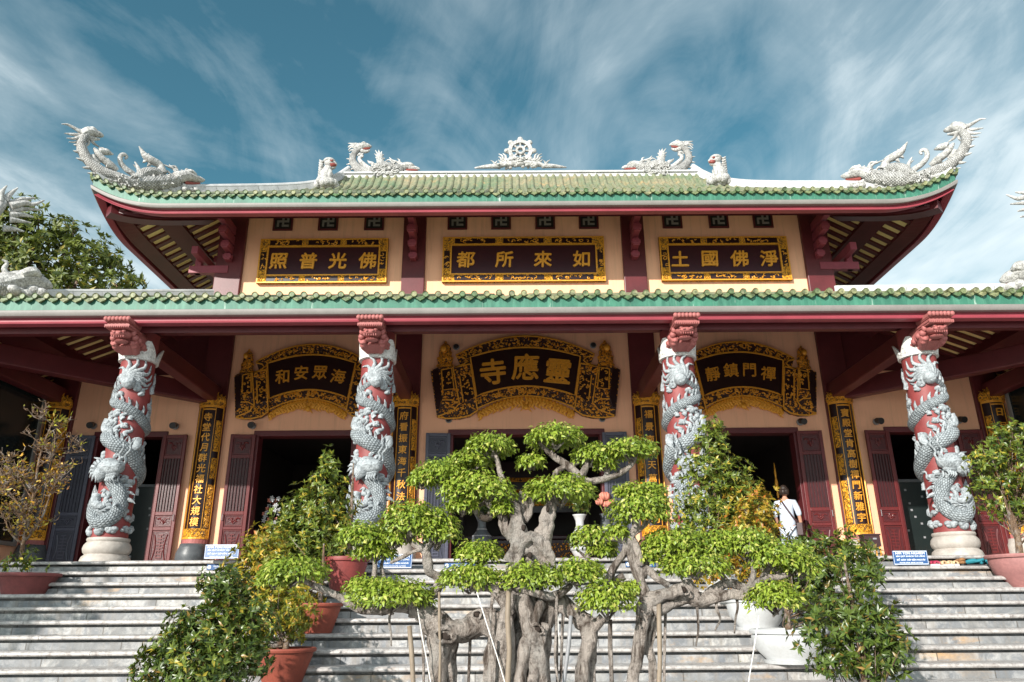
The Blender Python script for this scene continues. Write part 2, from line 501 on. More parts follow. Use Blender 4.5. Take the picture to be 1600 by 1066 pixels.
M['terracotta'] = painted('terracotta_clay', (.27, .06, .035), (.16, .04, .026), .6, 6, .7, .25, 40)
M['dullclay'] = painted('dull_red_clay', (.24, .065, .062), (.15, .048, .045), .6, 6, .7, .25, 40)
M['pinkclay'] = painted('faded_pink_clay', (.36, .16, .15), (.24, .11, .105), .6, 6, .7, .25, 40)
M['darkclay'] = painted('dark_red_clay', (.24, .045, .04), (.14, .03, .028), .55, 6, .7, .2, 40)
M['ceramic'] = painted('white_glazed_ceramic', (.52, .53, .54), (.38, .375, .36), .28, 4, .5, .06)
M['soil'] = painted('dark_soil', (.06, .04, .03), (.03, .022, .018), .95, 14, .9, .8, 30)
M['bark'] = make_bark()
M['hollow'] = painted('dark_hollow_wood', (.035, .024, .018), (.02, .014, .011), .95, 20, .6, .4, 60)
M['slate'] = painted('blue_grey_door_wood', (.085, .088, .125), (.05, .05, .075), .34, 5, .7, .2, 40)  # sky reflection on the door wood put into its colour
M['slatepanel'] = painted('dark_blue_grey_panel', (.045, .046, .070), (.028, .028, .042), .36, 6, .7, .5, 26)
M['twig'] = make_bark('brown_twig_bark', (.30, .20, .13), (.15, .09, .06), 10.)
M['paletwig'] = make_bark('pale_bare_twig_bark', (.30, .19, .115), (.15, .09, .055), 10.)
M['leaf_fig'] = make_leaf('lime_fig_leaf', (.105, .175, .016), (.265, .345, .038), (.46, .46, .11), .24)
M['leaf_box'] = make_leaf('green_shrub_leaf', (.035, .070, .010), (.145, .185, .024), (.36, .29, .035), .16, .36, .84)
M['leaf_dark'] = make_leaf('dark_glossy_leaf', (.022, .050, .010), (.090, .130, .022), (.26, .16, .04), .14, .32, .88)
M['leaf_gold'] = make_leaf('golden_mottled_leaf', (.085, .115, .014), (.25, .25, .026), (.46, .30, .03), .2, .4, .68)
M['leaf_autumn'] = make_leaf('orange_gold_leaf', (.13, .12, .016), (.36, .24, .022), (.42, .13, .02), .24, .4, .8)
M['leaf_tree'] = make_leaf('tree_leaf', (.028, .052, .010), (.115, .14, .020), (.30, .24, .04), .2, .5, .9)
M['leaf_mixed'] = make_leaf('orange_green_leaf', (.26, .27, .03), (.60, .32, .035), (.32, .13, .03), .25, .45, .75)
M['leaf_young'] = make_leaf('yellow_young_leaf', (.30, .30, .03), (.42, .36, .05), (.5, .36, .08), .35)
M['bamboo'] = painted('weathered_bamboo', (.26, .205, .15), (.15, .115, .085), .6, 10, .6, .2)
M['string'] = painted('pale_string', (.72, .70, .66), (.55, .53, .5), .7, 10, .4, .1)
M['black'] = painted('black_plastic', (.018, .018, .020), (.012, .012, .014), .4, 8, .4, .1)
M['metalgrey'] = painted('grey_metal', (.28, .28, .29), (.18, .18, .19), .4, 8, .5, .1)
M['glassdark'] = painted('dark_green_board', (.010, .015, .015), (.016, .022, .021), .15, 3, .7, .05)
M['skin'] = painted('skin', (.50, .27, .18), (.42, .21, .14), .5, 12, .4, .05)
M['hair'] = painted('dark_hair', (.022, .014, .011), (.04, .026, .02), .45, 30, .6, .5, 80)
M['shirt'] = painted('white_cotton', (.52, .57, .66), (.40, .45, .54), .85, 9, .5, .3, 20)
M['bag'] = painted('dark_brown_leather', (.045, .018, .02), (.03, .012, .014), .5, 9, .5, .2)
M['ground'] = painted('grey_paving', (.36, .34, .31), (.24, .23, .22), .7, .8, .7, .2, 30)
M['redmouth'] = painted('red_mouth_paint', (.26, .06, .05), (.14, .035, .03), .5, 9, .5, .1)
M['pinkflower'] = painted('pink_petal', (.62, .24, .17), (.5, .16, .12), .6, 9, .5, .1)
# ---------------------------------------------------------------- setting
WY = 5.42                                   # front wall plane
def setting():
    g = MB(); g.box(-400, 400, -400, 400, -2.9, -2.404)
    tag(g.build('ground', M['ground']), kind='structure')
    f = MB(); f.box(-17, 17, .0, 18, -2.39, -.082); f.box(-17, 17, .09, 18, -.09, -.06)
    tag(f.build('terrace', M['marble']), kind='structure')
    f = MB(); f.box(-17, 17, .30, 17.9, -.052, 0)
    tag(f.build('terrace_floor', M['floor']), kind='structure')
    s = MB(); n = MB()
    for k in range(0, 15):
        y, z = -k * .34, -k * .16
        jx = 0
        if k:
            s.box(-17, 17, y, y + .40, -2.39, z - .082); s.box(-17, 17, y + .09, y + .38, z - .09, z - .049)
        # rounded nosing slab, in lengths
        x = -17.
        while x < 17:
            w = random.uniform(2.0, 3.4); x1 = min(17, x + w)
            dz = random.uniform(-.004, .004); dy = random.uniform(-.006, .006)
            pr = [(y - .040 + dy, z - .049), (y - .052 + dy, z - .034), (y - .050 + dy, z - .012), (y - .022 + dy, z + dz), (y + .33, z + dz), (y + .33, z - .049)]
            xa, xb = x + .003, x1 - .003
            vs = [(xa, a, b) for a, b in pr] + [(xb, a, b) for a, b in pr]
            m = len(pr)
            n.add(vs, [tuple(range(m)), tuple(range(2 * m - 1, m - 1, -1))] + [((i + 1) % m, i, m + i, m + (i + 1) % m) for i in range(m)])
            x = x1
    st = tag(s.build('stairs', M['marble']), kind='structure')
    tag(n.build('stair_treads', M['nosing']), kind='structure')
setting()

# ---------------------------------------------------------------- the temple hall
temple = thing('temple_hall', 'two storey peach walled temple hall with green tiled upturned roofs and red beams', 'temple', (0, WY, 0))
TI = Matrix.Translation((0, -WY, 0))
def part(mb, name, mat, parent=None, **kw):
    """a part of the hall: its mesh stays in world coordinates under the hall's empty"""
    o = mb.build(name, mat, None, **kw)
    o.parent = parent or temple
    if parent is None:
        o.matrix_parent_inverse = TI
    return o

def side_maps(XL, y0, yc):
    return {'front': lambda u, t, z: (u, y0 + t, z),
            'left': lambda u, t, z: (-XL + t, yc - u, z),
            'right': lambda u, t, z: (XL - t, yc + u, z),
            'back': lambda u, t, z: (-u, 2 * yc - y0 - t, z)}

def make_roof(tier, XL, y0, yc, Lr_f, Lr_s, D, z0, zf, lift, llen, soff, soff_s, pitch=.216, sl=.58):
    maps = side_maps(XL, y0, yc)
    hs = yc - y0
    roof_mb = MB(); capm = MB(); green = MB(); gut = MB(); beam = MB(); boards = MB(); raft = MB(); hips = MB(); under = MB(); hiplist = []
    def up(u, L): return lift * max(0., (abs(u) - (L - llen)) / llen) ** 2.2
    for side in ('front', 'left', 'right', 'back'):
        P = maps[side]
        L, Lr = (XL, Lr_f) if side in ('front', 'back') else (hs, Lr_s)
        n = int(round(2 * L / pitch)); p = 2 * L / n
        # corrugated tile surface
        prof = [(-.5, 0.), (-.27, 0.), (-.24, .04), (-.12, .075), (0, .086), (.12, .075), (.24, .04), (.27, 0.)]
        us = [(-L + (i + .5 + a) * p, h) for i in range(n) for a, h in prof]
        T = 9
        vs = []
        for u, h in us:
            tm = D * max(0.004, min(1., (L - abs(u)) / (L - Lr)))
            for k in range(T):
                t = tm * k / (T - 1)
                vs.append(P(u, t, z0 - .045 + zf(t) + h + up(u, L) * max(0., 1 - t / 2.4) ** 2))
        fs = []
        for i in range(len(us) - 1):
            for k in range(T - 1):
                a = i * T + k
                fs.append((a, a + T, a + T + 1, a + 1))
        roof_mb.add(vs, fs)
        # round tile ends and heart-shaped drip tiles
        if side != 'back':
            for i in range(n + 1):
                for kind in (0, 1):
                    if kind == 0 and i == n: continue
                    u = -L + (i + (.5 if kind == 0 else 0.)) * p
                    if abs(u) > L: continue
                    zc = z0 + up(u, L) + random.uniform(-.014, .014); u += random.uniform(-.010, .010)
                    e = .02
                    sl_ = (up(u + e, L) - up(u - e, L)) / (2 * e)
                    if kind == 0:
                        m = 12; a0 = [2 * PI * k / m for k in range(m)]; r = .056
                        ring = [(math.cos(a) * r, math.sin(a) * r + .01) for a in a0]
                        ring2 = [(x * .72, (y - .01) * .72 + .01) for x, y in ring]
                        vs = [P(u + x, -.085, zc + z + x * sl_) for x, z in ring] + [P(u + x, .06, zc + z + x * sl_) for x, z in ring] + [P(u + x, -.072, zc + z + x * sl_) for x, z in ring2]
                        fs = [(k, (k + 1) % m, m + (k + 1) % m, m + k) for k in range(m)] + [tuple(2 * m + k for k in range(m))] + [(k, 2 * m + k, 2 * m + (k + 1) % m, (k + 1) % m) for k in range(m)]
                        capm.add(vs, fs)
                    else:
                        hp = [(-.085, -.012), (-.080, -.052), (-.050, -.083), (-.018, -.098), (0, -.112), (.018, -.098), (.050, -.083), (.080, -.052), (.085, -.012), (.04, -.022), (0, -.026), (-.04, -.022)]
                        m = len(hp)
                        vs = [P(u + x, -.055 - .02 * (z < -.07), zc + z + x * sl_) for x, z in hp] + [P(u + x, -.025, zc + z + x * sl_) for x, z in hp]
                        capm.add(vs, [tuple(range(m)), tuple(range(2 * m - 1, m - 1, -1))] + [((k + 1) % m, k, m + k, m + (k + 1) % m) for k in range(m)])
        # fascia strips swept along the eave
        q = sorted(set([round(-L + 2 * L * k / 24, 4) for k in range(25)] + [round(s * (L - llen * k / 12), 4) for k in range(13) for s in (-1, 1)]))
        def strip(mb, prf):
            m = len(prf); vs = []
            for u in q:
                for o, z in prf:
                    w = up(u, L)
                    vs.append(P(u * (L + o) / L, -o, z0 + z + w))
            fs = []
            for i in range(len(q) - 1):
                for k in range(m):
                    j = (k + 1) % m
                    fs.append((i * m + k, i * m + j, (i + 1) * m + j, (i + 1) * m + k))
            mb.add(vs, fs)
        strip(green, [(-.10, -.02), (.010, -.03), (.0, -.235), (-.10, -.24)])
        strip(gut, [(-.16, -.241), (.022, -.238), (.034, -.25), (.032, -.275), (.022, -.325), (.006, -.342), (-.16, -.345)])
        strip(beam, [(-.20, -.346), (-.095, -.344), (-.092, -.40), (-.085, -.425), (-.055, -.438), (-.045, -.452), (-.05, -.466), (-.07, -.472), (-.20, -.474)])
        if side == 'back': continue
        # soffit boards, rafters and purlins
        ts, te = .30, (soff if side == 'front' else soff_s)
        zs = lambda t: z0 - .36 + sl * (t - .3)
        def sag(u, t): return up(u, L) * max(0., 1 - t / 2.4) ** 2
        tq = [ts + (te - ts) * k / 5 for k in range(6)]
        vs = []
        uu = [-1 + 2 * k / 60 for k in range(61)]
        for a in uu:
            for t in tq:
                u = a * (L - t)
                vs.append(P(u, t, zs(t) + sag(u, t)))
        fs = []
        for i in range(60):
            for k in range(5):
                b = i * 6 + k; fs.append((b, b + 1, b + 7, b + 6))
        boards.add(vs, fs)
        sp = .34
        k = int(L / sp)
        for i in range(-k, k + 1):
            u = i * sp + .17
            tm = min(te, L - abs(u) - .06)
            if tm < ts + .1: continue
            tt = [ts + (tm - ts) * j / 4 for j in range(5)]
            for j in range(4):
                a, b = tt[j], tt[j + 1]
                raft.beam(P(u, a, zs(a) - .03 + sag(u, a)), P(u, b, zs(b) - .03 + sag(u, b)), .13, .06)
        for (ta, tb, dz) in ((.30, .58, .06), (1.0, 1.36, .08)) if tier == 'upper' else ((.30, .95, .16), (1.6, 2.1, .2), (2.9, 3.3, .2), (3.95, 4.3, .2)):
            if tb > te: continue
            vs = []; nq = 61
            for a in [-1 + 2 * j / (nq - 1) for j in range(nq)]:
                for t, d in ((ta, .04 + dz), (tb, .04 + dz), (tb, .015), (ta, .015)):
                    u = a * (L - t)
                    vs.append(P(u, t, zs(t) - d + sag(u, t)))
            fs = []
            for i in range(nq - 1):
                for c in range(4):
                    e = (c + 1) % 4
                    fs.append((i * 4 + c, i * 4 + e, i * 4 + 4 + e, i * 4 + 4 + c))
            under.add(vs, fs)
    # hip rafters under, hip ridges above
    for sx in (-1, 1):
        for sy in (0, 1):
            pts = []
            for k in range(25):
                t = D * k / 24
                w = up(XL - t, XL) * max(0., 1 - t / 2.4) ** 2
                x, y = sx * (XL - t), (y0 + t if sy == 0 else 2 * yc - y0 - t)
                pts.append(Vector((x, y, z0 + zf(t) + w + .06)))
            hips = MB(); hw = .62 if tier == 'upper' else .45
            for a, b in zip(pts, pts[1:]):
                hips.beam(a, b + (b - a) * .04, .24 * hw, .30 * hw)
            hips.tube([p + Vector((0, 0, .17 * hw)) for p in pts], .13 * hw, 10)
            hiplist.append(hips)
            if sy == 0:
                pts = []
                for k in range(9):
                    t = .3 + (min(soff, soff_s) - .3) * k / 8
                    w = up(XL - t, XL) * max(0., 1 - t / 2.4) ** 2
                    pts.append(Vector((sx * (XL - t), y0 + t, z0 - .36 + sl * (t - .3) - .12 + w)))
                for a, b in zip(pts, pts[1:]): under.beam(a, b + (b - a) * .05, .34, .24)
    r = part(roof_mb, 'roof', M['rooftile'])
    for mb, nm, mt in ((capm, 'tile_edge', 'tilecap'), (green, 'fascia', 'glaze'), (gut, 'gutter', 'gutter'), (beam, 'eave_beam', 'beamred'),
                       ):
        o = mb.build(nm, M[mt], r, smooth=nm in ('gutter', 'eave_beam'), auto=35)
    nb = len(boards.f); boards.add(raft.v, raft.f); boards.add(under.v, under.f)
    boards.build('soffit', M['yellow'], r, [(M['maroon'], nb)])
    for h in hiplist: h.build('hip_ridge', M['ridge'], r, smooth=True, auto=35)
    return r
UZ = lambda t: .6245 * t + .60 * (max(0, t) / 4.7) ** 10
LZ = lambda t: .43 * t
upper_roof = make_roof('upper', 9.95, 3.5, 8.2, 5.25, .05, 4.7, 8.285, UZ, .50, 1.75, 1.93, 2.38)
lower_roof = make_roof('lower', 12.3, .7, 8.2, 7.6, 2.78, 4.72, 4.53, LZ, .5, 1.7, 4.6, 4.6, sl=.40)
# main ridge, with its panel mouldings
m = MB()
m.box(-5.35, 5.35, 8.04, 8.36, 11.2, 11.67); m.box(-5.42, 5.42, 7.99, 8.41, 11.67, 11.74)
for x in (-4.2, -2.25, 2.25, 4.2): m.box(x - .02, x + .02, 8.02, 8.38, 11.3, 11.672)
m.build('ridge', M['ridge'], upper_roof, bevel=.015)

# walls
m = MB()
OPEN = [(-9.87, -8.3), (-6.2, -3.95), (-1.74, 1.74), (3.95, 6.2), (8.3, 9.87)]
xs = [-11.0] + [v for o in OPEN for v in o] + [11.0]
for i in range(0, len(xs), 2): m.box(xs[i], xs[i + 1], WY, WY + .25, 0, 3.13)
for a, b in ((-7.25, 7.25), (-11.0, -7.25), (7.25, 11.0)):
    m.box(a, b, WY, WY + .25, 3.13, 6.1 if b - a > 10 else 4.55)
part(m, 'lower_wall', M['plaster'])
m = MB()
m.box(-7.3, 7.3, WY, WY + .25, 6.1, 8.93)
for s in (-1, 1): m.box(min(s * 7.3, s * 7.05), max(s * 7.3, s * 7.05), WY + .25, 11.0, 6.1, 8.93)
m.box(-7.3, 7.3, 10.9, 11.15, 6.1, 8.93)
part(m, 'upper_wall', M['plaster'])
for s in (-1, 1):
    m = MB(); m.box(min(s * 7.25, s * 11), max(s * 7.25, s * 11), WY + .03, WY + .2, 4.55, 6.0)
    part(m, 'gable_board', M['maroon'])
# side walls come forward at both ends, each with a dark mural board
for s in (-1, 1):
    m = MB(); m.box(min(s * 11.05, s * 11.3), max(s * 11.05, s * 11.3), 1.2, WY + .25, 0, 4.35)
    w = part(m, 'side_wall', M['plaster'])
    b = MB(); b.box(min(s * 11.01, s * 11.045), max(s * 11.01, s * 11.045), 1.7, WY - .45, .7, 4.0)
    b.build('mural_board', M['glassdark'], w)
    b = MB()
    x0, x1 = sorted((s * 10.97, s * 11.048))
    for (ya, yb, za, zb) in ((1.62, WY - .37, 4.0, 4.08), (1.62, WY - .37, .62, .7), (1.62, 1.7, .7, 4.0), (WY - .45, WY - .37, .7, 4.0)):
        b.box(x0, x1, ya, yb, za, zb)
    b.build('mural_frame', M['gutter'], w)
# interior
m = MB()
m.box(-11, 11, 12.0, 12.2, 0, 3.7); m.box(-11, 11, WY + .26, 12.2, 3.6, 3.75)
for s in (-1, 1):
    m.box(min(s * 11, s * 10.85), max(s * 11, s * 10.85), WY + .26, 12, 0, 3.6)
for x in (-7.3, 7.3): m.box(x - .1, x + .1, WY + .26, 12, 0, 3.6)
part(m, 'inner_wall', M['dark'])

# pilasters
for x, w in ((-10.78, .62), (-7.28, .6), (-2.78, .62), (2.78, .62), (7.28, .6), (10.78, .62)):
    m = MB(); m.box(x - w / 2, x + w / 2, WY - .09, WY + .02, .0, 6.0 if abs(x) < 8 else 4.6)
    p = part(m, 'pilaster', M['maroon'], bevel=.02)
    b = MB(); b.lathe([(.36, 0), (.38, .10), (.33, .20), (.31, .26), (.35, .34), (.345, .46), (.30, .58), (.28, .66)], (x, WY - .10, 0), 20)
    b.build('pilaster_base', M['darkstone' if x < -5 else 'stone'], p, smooth=True)
for x, w in ((-7.33, .66), (-2.75, .57), (2.75, .57), (7.33, .66)):
    m = MB(); m.box(x - w / 2, x + w / 2, WY - .10, WY + .02, 6.2, 8.9)
    p = part(m, 'upper_pilaster', M['maroon'], bevel=.02)
# stepped brackets carrying the upper eave
def bracket(x, dirs):
    m = MB()
    for dx, dy in dirs:
        nrm = math.hypot(dx, dy); dx, dy = dx / nrm, dy / nrm
        for k, (l0, l1, za, zb) in enumerate(((.08, .28, 7.44, 7.62), (.08, .50, 7.66, 7.86), (.08, .75, 7.92, 8.14), (.08, 1.0, 8.2, 8.42))):
            a = Vector((x + dx * l0, WY + dy * l0, (za + zb) / 2)); b = Vector((x + dx * l1, WY + dy * l1, (za + zb) / 2))
            m.beam(a, b, .15, zb - za)
            m.beam(b - Vector((dx, dy, 0)) * .13, b + Vector((dx, dy, 0)) * .012, .21, (zb - za) * .55)
    part(m, 'eave_bracket', M['bracket'], bevel=.012)
for x in (-2.75, 2.75): bracket(x, [(0, -1)])
for s in (-1, 1): bracket(s * 7.33, [(0, -1)])
for s in (-1, 1):
    for k in range(3):
        m = MB(); y = WY + 1.6 + 1.7 * k; x = s * 7.33
        for (l1, za, zb) in ((.3, 7.44, 7.62), (.55, 7.68, 7.86), (.8, 7.94, 8.14), (1.1, 8.22, 8.42)):
            m.beam((x, y, (za + zb) / 2), (x + s * l1, y, (za + zb) / 2), .20, zb - za)
        part(m, 'eave_bracket', M['bracket'], bevel=.012)
    m = MB()      # rail that ties the side brackets
    m.beam((s * 8.0, WY - .6, 7.55), (s * 8.0, 11, 7.55), .16, .2); m.beam((s * 7.33, WY - .045, 7.25), (s * 8.3, WY - .045, 7.25), .16, .2)
    m.beam((s * 8.1, WY - .02, 7.15), (s * 8.1, WY - .02, 7.65), .15, .15, (0, 1, 0))
    part(m, 'eave_bracket', M['bracket'], bevel=.01)

# tie beams from the pillars back to the wall, the beam over the pillars, diagonal hip beams
for x in (-7.2, -2.76, 2.72, 7.15):
    m = MB(); m.beam((x, 1.5, 4.02), (x * 1.005, WY - .05, 4.02), .26, .36)
    part(m, 'tie_beam', M['maroon'], bevel=.025)
for s in (-1, 1):
    m = MB(); m.beam((s * 11.6, 1.15, 4.05), (s * 7.28, WY - .1, 4.0), .28, .40)
    part(m, 'hip_beam', M['maroon'], bevel=.025)
    m = MB(); m.beam((s * 10.8, 1.5, 4.0), (s * 10.8, WY - .05, 4.0), .26, .36)
    part(m, 'tie_beam', M['maroon'], bevel=.025)
m = MB(); m.beam((-12, 1.5, 4.27), (12, 1.5, 4.27), .26, .26); m.beam((-7.6, WY - .16, 5.75), (7.6, WY - .16, 5.75), .2, .3)
part(m, 'pillar_beam', M['maroon'], bevel=.02)

# pierced panels with the Buddhist mark under the upper eave
def swas(mb, o, s, d):
    w = s * .17
    bars = [(-w / 2, w / 2, -s / 2, s / 2), (-s / 2, -w / 2, -w / 2, w / 2), (w / 2, s / 2, -w / 2, w / 2),
            (w / 2, s / 2, -s / 2, -s / 2 + w), (-s / 2, -w / 2, s / 2 - w, s / 2), (s / 2 - w, s / 2, w / 2, s / 2), (-s / 2, -s / 2 + w, -s / 2, -w / 2)]
    for a, b, c, e in bars:
        mb.box(o[0] + a, o[0] + b, o[1] - d, o[1], o[2] + c, o[2] + e)
for x in (-6.12, -4.97, -3.8, -1.68, -.57, .55, 1.66, 3.79, 4.97, 6.1):
    m = MB(); m.box(x - .23, x + .23, WY - .015, WY + .01, 8.40, 8.86)
    p = part(m, 'vent_panel', M['black'])
    f = MB()
    for a, b, c, e in ((-.25, .25, 8.84, 8.88), (-.25, .25, 8.36, 8.40), (-.25, -.21, 8.40, 8.84), (.21, .25, 8.40, 8.84)):
        f.box(x + a, x + b, WY - .04, WY - .002, c, e)
    f.build('vent_frame', M['maroon'], p)
    f = MB(); swas(f, (x, WY - .0155, 8.62), .30, .02)
    f.build('swastika_mark', M['gutter'], p)

# doors
def carve_scroll(mb, w, h, o, d=.018):
    """symmetric scrollwork in a panel of half size w, h"""
    for s in (-1, 1):
        pts = []
        for k in range(14):
            a = k / 13 * 4.2
            r = (1 - k / 16)
            pts.append((o[0] + s * (w * .48 + w * .42 * r * math.cos(a + .6)), o[1], o[2] + h * .75 * r * math.sin(a + .6)))
        mb.tube(pts, [d * .9] * 10 + [d * .7, d * .6, d * .5, d * .4], 5)
        mb.tube([(o[0], o[1], o[2] - h * .6), (o[0] + s * w * .3, o[1], o[2] + h * .1), (o[0] + s * w * .15, o[1], o[2] + h * .7)], [d, d * .6], 5)
    mb.ball((o[0], o[1], o[2]), (w * .16, d * 1.2, h * .3), 8, 5)
def door_leaf(w):
    """hinged at x = 0, reaching to x = w, front face towards -y"""
    m = MB(); H = 3.08; t = .05; st = .075
    m.box(0, st, -t, 0, 0, H); m.box(w - st, w, -t, 0, 0, H)
    rails = [(0, .03), (.17, .235), (.95, 1.02), (1.27, 1.35), (2.53, 2.61), (3.0, H)]
    for a, b in rails: m.box(st, w - st, -t + .003, -.003, a, b)
    fr = m.build('frame', M['wood'], None, bevel=.008)
    m = MB(); gaps = [(rails[i][1], rails[i + 1][0]) for i in range(5)]
    for a, b in gaps: m.box(st, w - st, -.022, -.008, a, b)
    nfp = len(m.f); cx = w / 2; hw = w / 2 - st
    for i in (0, 1, 2, 4):
        a, b = gaps[i]; zc = (a + b) / 2; hh = (b - a) / 2
        for x0, x1, z0, z1 in ((-hw + .012, hw - .012, hh - .028, hh - .012), (-hw + .012, hw - .012, -hh + .012, -hh + .028), (-hw + .012, -hw + .026, -hh + .028, hh - .028), (hw - .026, hw - .012, -hh + .028, hh - .028)):
            m.box(cx + x0, cx + x1, -.036, -.02, zc + z0, zc + z1)
        if i == 1:
            for s in (-1, 1):   # curved brackets round a long-life motif
                m.tube([(cx + s * hw * .72, -.026, zc + hh * .75), (cx + s * hw * .55, -.026, zc + hh * .35), (cx + s * hw * .5, -.026, zc), (cx + s * hw * .55, -.026, zc - hh * .35), (cx + s * hw * .72, -.026, zc - hh * .75)], .013, 5, sm=3)
            for q, ww in ((.72, .26), (.52, .36), (.34, .36), (.14, .42), (-.04, .36), (-.22, .42), (-.42, .3), (-.62, .36)):
                m.box(cx - hw * ww, cx + hw * ww, -.037, -.02, zc + hh * q - .012, zc + hh * q + .012)
            m.box(cx - .011, cx + .011, -.0375, -.02, zc - hh * .3, zc + hh * .72)
            for s in (-1, 1):
                m.box(cx + s * hw * .3 - .011, cx + s * hw * .3 + .011, -.0372, -.02, zc - hh * .62, zc - hh * .22)
        else:
            carve_scroll(m, hw * .8, hh * .75, (cx, -.026, zc))
    pn = m.build('panel', M['woodpanel'], None, [(M['wood'], nfp)], smooth=True, auto=40)
    m = MB(); a, b = gaps[3]
    for k in range(6):
        x = st + (w - 2 * st) * (k + .5) / 6
        m.box(x - .015, x + .015, -.046, -.006, a, b)
    sl = m.build('slats', M['slat'], None)
    m = MB(); m.tube([(w - .04, -.055, 1.15), (w - .04, -.085, 1.15), (w - .04, -.085, 1.28), (w - .04, -.055, 1.28)], .008, 6)
    hd = m.build('handle', M['metalgrey'], None)
    return [fr, pn, sl, hd]
proto = None
LEAVES = [(-9.87, 1, 6), (-8.3, 0, 5), (-6.2, 1, 4), (-3.95, 0, 7), (-1.74, 1, 5), (1.74, 0, 5), (3.95, 1, 7), (6.2, 0, 6), (8.3, 1, 5), (9.87, 0, 6)]
dl = door_leaf(.56)
for i, (hx, left, ang) in enumerate(LEAVES):
    e = bpy.data.objects.new('door', dl[0].data); COL.objects.link(e)
    b = e.modifiers.new('Bevel', 'BEVEL'); b.width = .008; b.segments = 2; b.limit_method = 'ANGLE'
    e.parent = temple; e.matrix_parent_inverse = TI
    # leaves fold right back against the wall beside their opening
    e.location = (hx, WY - .04, 0.012)
    if left:
        e.scale = (-1, 1, 1); e.rotation_euler = (0, 0, R(ang))
    else:
        e.rotation_euler = (0, 0, R(-ang))
    for src in dl[1:]:
        c = src if i == len(LEAVES) - 1 else src.copy()
        if c is not src: COL.objects.link(c)
        c.parent = e
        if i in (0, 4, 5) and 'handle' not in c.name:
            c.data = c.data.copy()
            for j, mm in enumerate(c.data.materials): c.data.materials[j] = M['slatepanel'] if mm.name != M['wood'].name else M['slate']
    if i in (0, 4, 5):  # these leaves carry the sky's reflection in their colour
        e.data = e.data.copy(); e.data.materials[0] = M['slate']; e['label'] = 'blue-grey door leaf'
bpy.data.objects.remove(dl[0])
for a, b in OPEN:
    m = MB()
    m.box(a - .05, a + .06, WY - .03, WY + .28, 0, 3.06); m.box(b - .06, b + .05, WY - .03, WY + .28, 0, 3.06)
    m.box(a - .06, b + .06, WY - .035, WY + .285, 3.06, 3.19)
    part(m, 'door_frame', M['maroon'], bevel=.012)
# ---------------------------------------------------------------- upper name boards
def name_board(x0, x1, z0, z1, chars, label):
    cx, cz = (x0 + x1) / 2, (z0 + z1) / 2
    y = WY - .02
    t = thing('name_board', label, 'sign', (cx, y, z0), 0, 'gilt framed name boards on the upper wall')
    hw, h = (x1 - x0) / 2, z1 - z0
    m = MB(); fw = .22
    for a, b, c, d in ((-hw, hw, 0, fw), (-hw, hw, h - fw, h), (-hw, -hw + fw, fw, h - fw), (hw - fw, hw, fw, h - fw)):
        m.box(a, b, -.09, 0, c, d)
    n1 = len(m.f); carv = m
    for q in (-.6, 0, .6):
        for zc in (fw / 2, h - fw / 2): m.box(q * hw - hw * .25, q * hw + hw * .25, -.094, -.08, zc - .068, zc + .068)
    for s in (-1, 1): m.box(s * (hw - fw / 2) - .07, s * (hw - fw / 2) + .07, -.0935, -.08, h / 2 - .24, h / 2 + .24)
    nf = len(m.f)
    g = MB()
    for a, b, c, d, o in ((hw, hw - .03, 0, 0, .1), (hw - fw + .025, hw - fw, fw - .025, 0, .1)):
        g.box(-a, a, -o, -.05, c, c + .03); g.box(-a, a, -o, -.05, h - c - .03, h - c)
        g.box(-a, -a + .03, -o + .001, -.05, c + .03, h - c - .03); g.box(a - .03, a, -o + .001, -.05, c + .03, h - c - .03)
    # raised carved clusters along the frame
    def cluster(px, pz, w, hh):
        for k in range(int(18 * max(w, hh) / .5)):
            a, b = px + random.uniform(-w, w), pz + random.uniform(-hh, hh)
            an = random.uniform(0, 2 * PI); r = random.uniform(.025, .05)
            carv.tube([(a + r * math.cos(an + q * 1.1), -.095 - .012 * math.sin(q), b + r * .8 * math.sin(an + q * 1.1)) for q in range(4)], [.014, .013, .010, .005], 5)
    for q in (-.6, 0, .6):
        cluster(q * hw, fw / 2, hw * .2, .05); cluster(q * hw, h - fw / 2, hw * .2, .05)
    for s in (-1, 1): cluster(s * (hw - fw / 2), h / 2, .05, .2)
    f = carv.build("frame", M['gilt3'], t, [(M['lacquer'], n1), (M['gold'], nf)], smooth=True, auto=40)
    g.build('gold_edging', M['gold'], f)
    m = MB(); m.box(-hw + fw - .01, hw - fw + .01, -.05, -.003, fw - .01, h - fw + .01)
    p = m.build('panel', M['lacquer2'], t)
    n = len(chars); span = (hw - fw) * 2 * .80
    for i, ch in enumerate(chars):
        l = MB(); l.text(ch, .46, (-span / 2 + span * (i / (n - 1)), -.065, h / 2 + .0), depth=.03, off=.022)
        l.build('lettering', M['gold'], p)
name_board(-6.60, -3.40, 6.87, 8.08, '照普光佛', 'gilt framed name board reading 照普光佛 on the upper wall')
name_board(-2.03, 2.01, 6.87, 8.10, '都所來如', 'wider gilt framed name board reading 都所來如 over the middle bay')
name_board(3.39, 6.60, 6.87, 8.07, '土國佛淨', 'gilt framed name board reading 土國佛淨 on the upper wall')

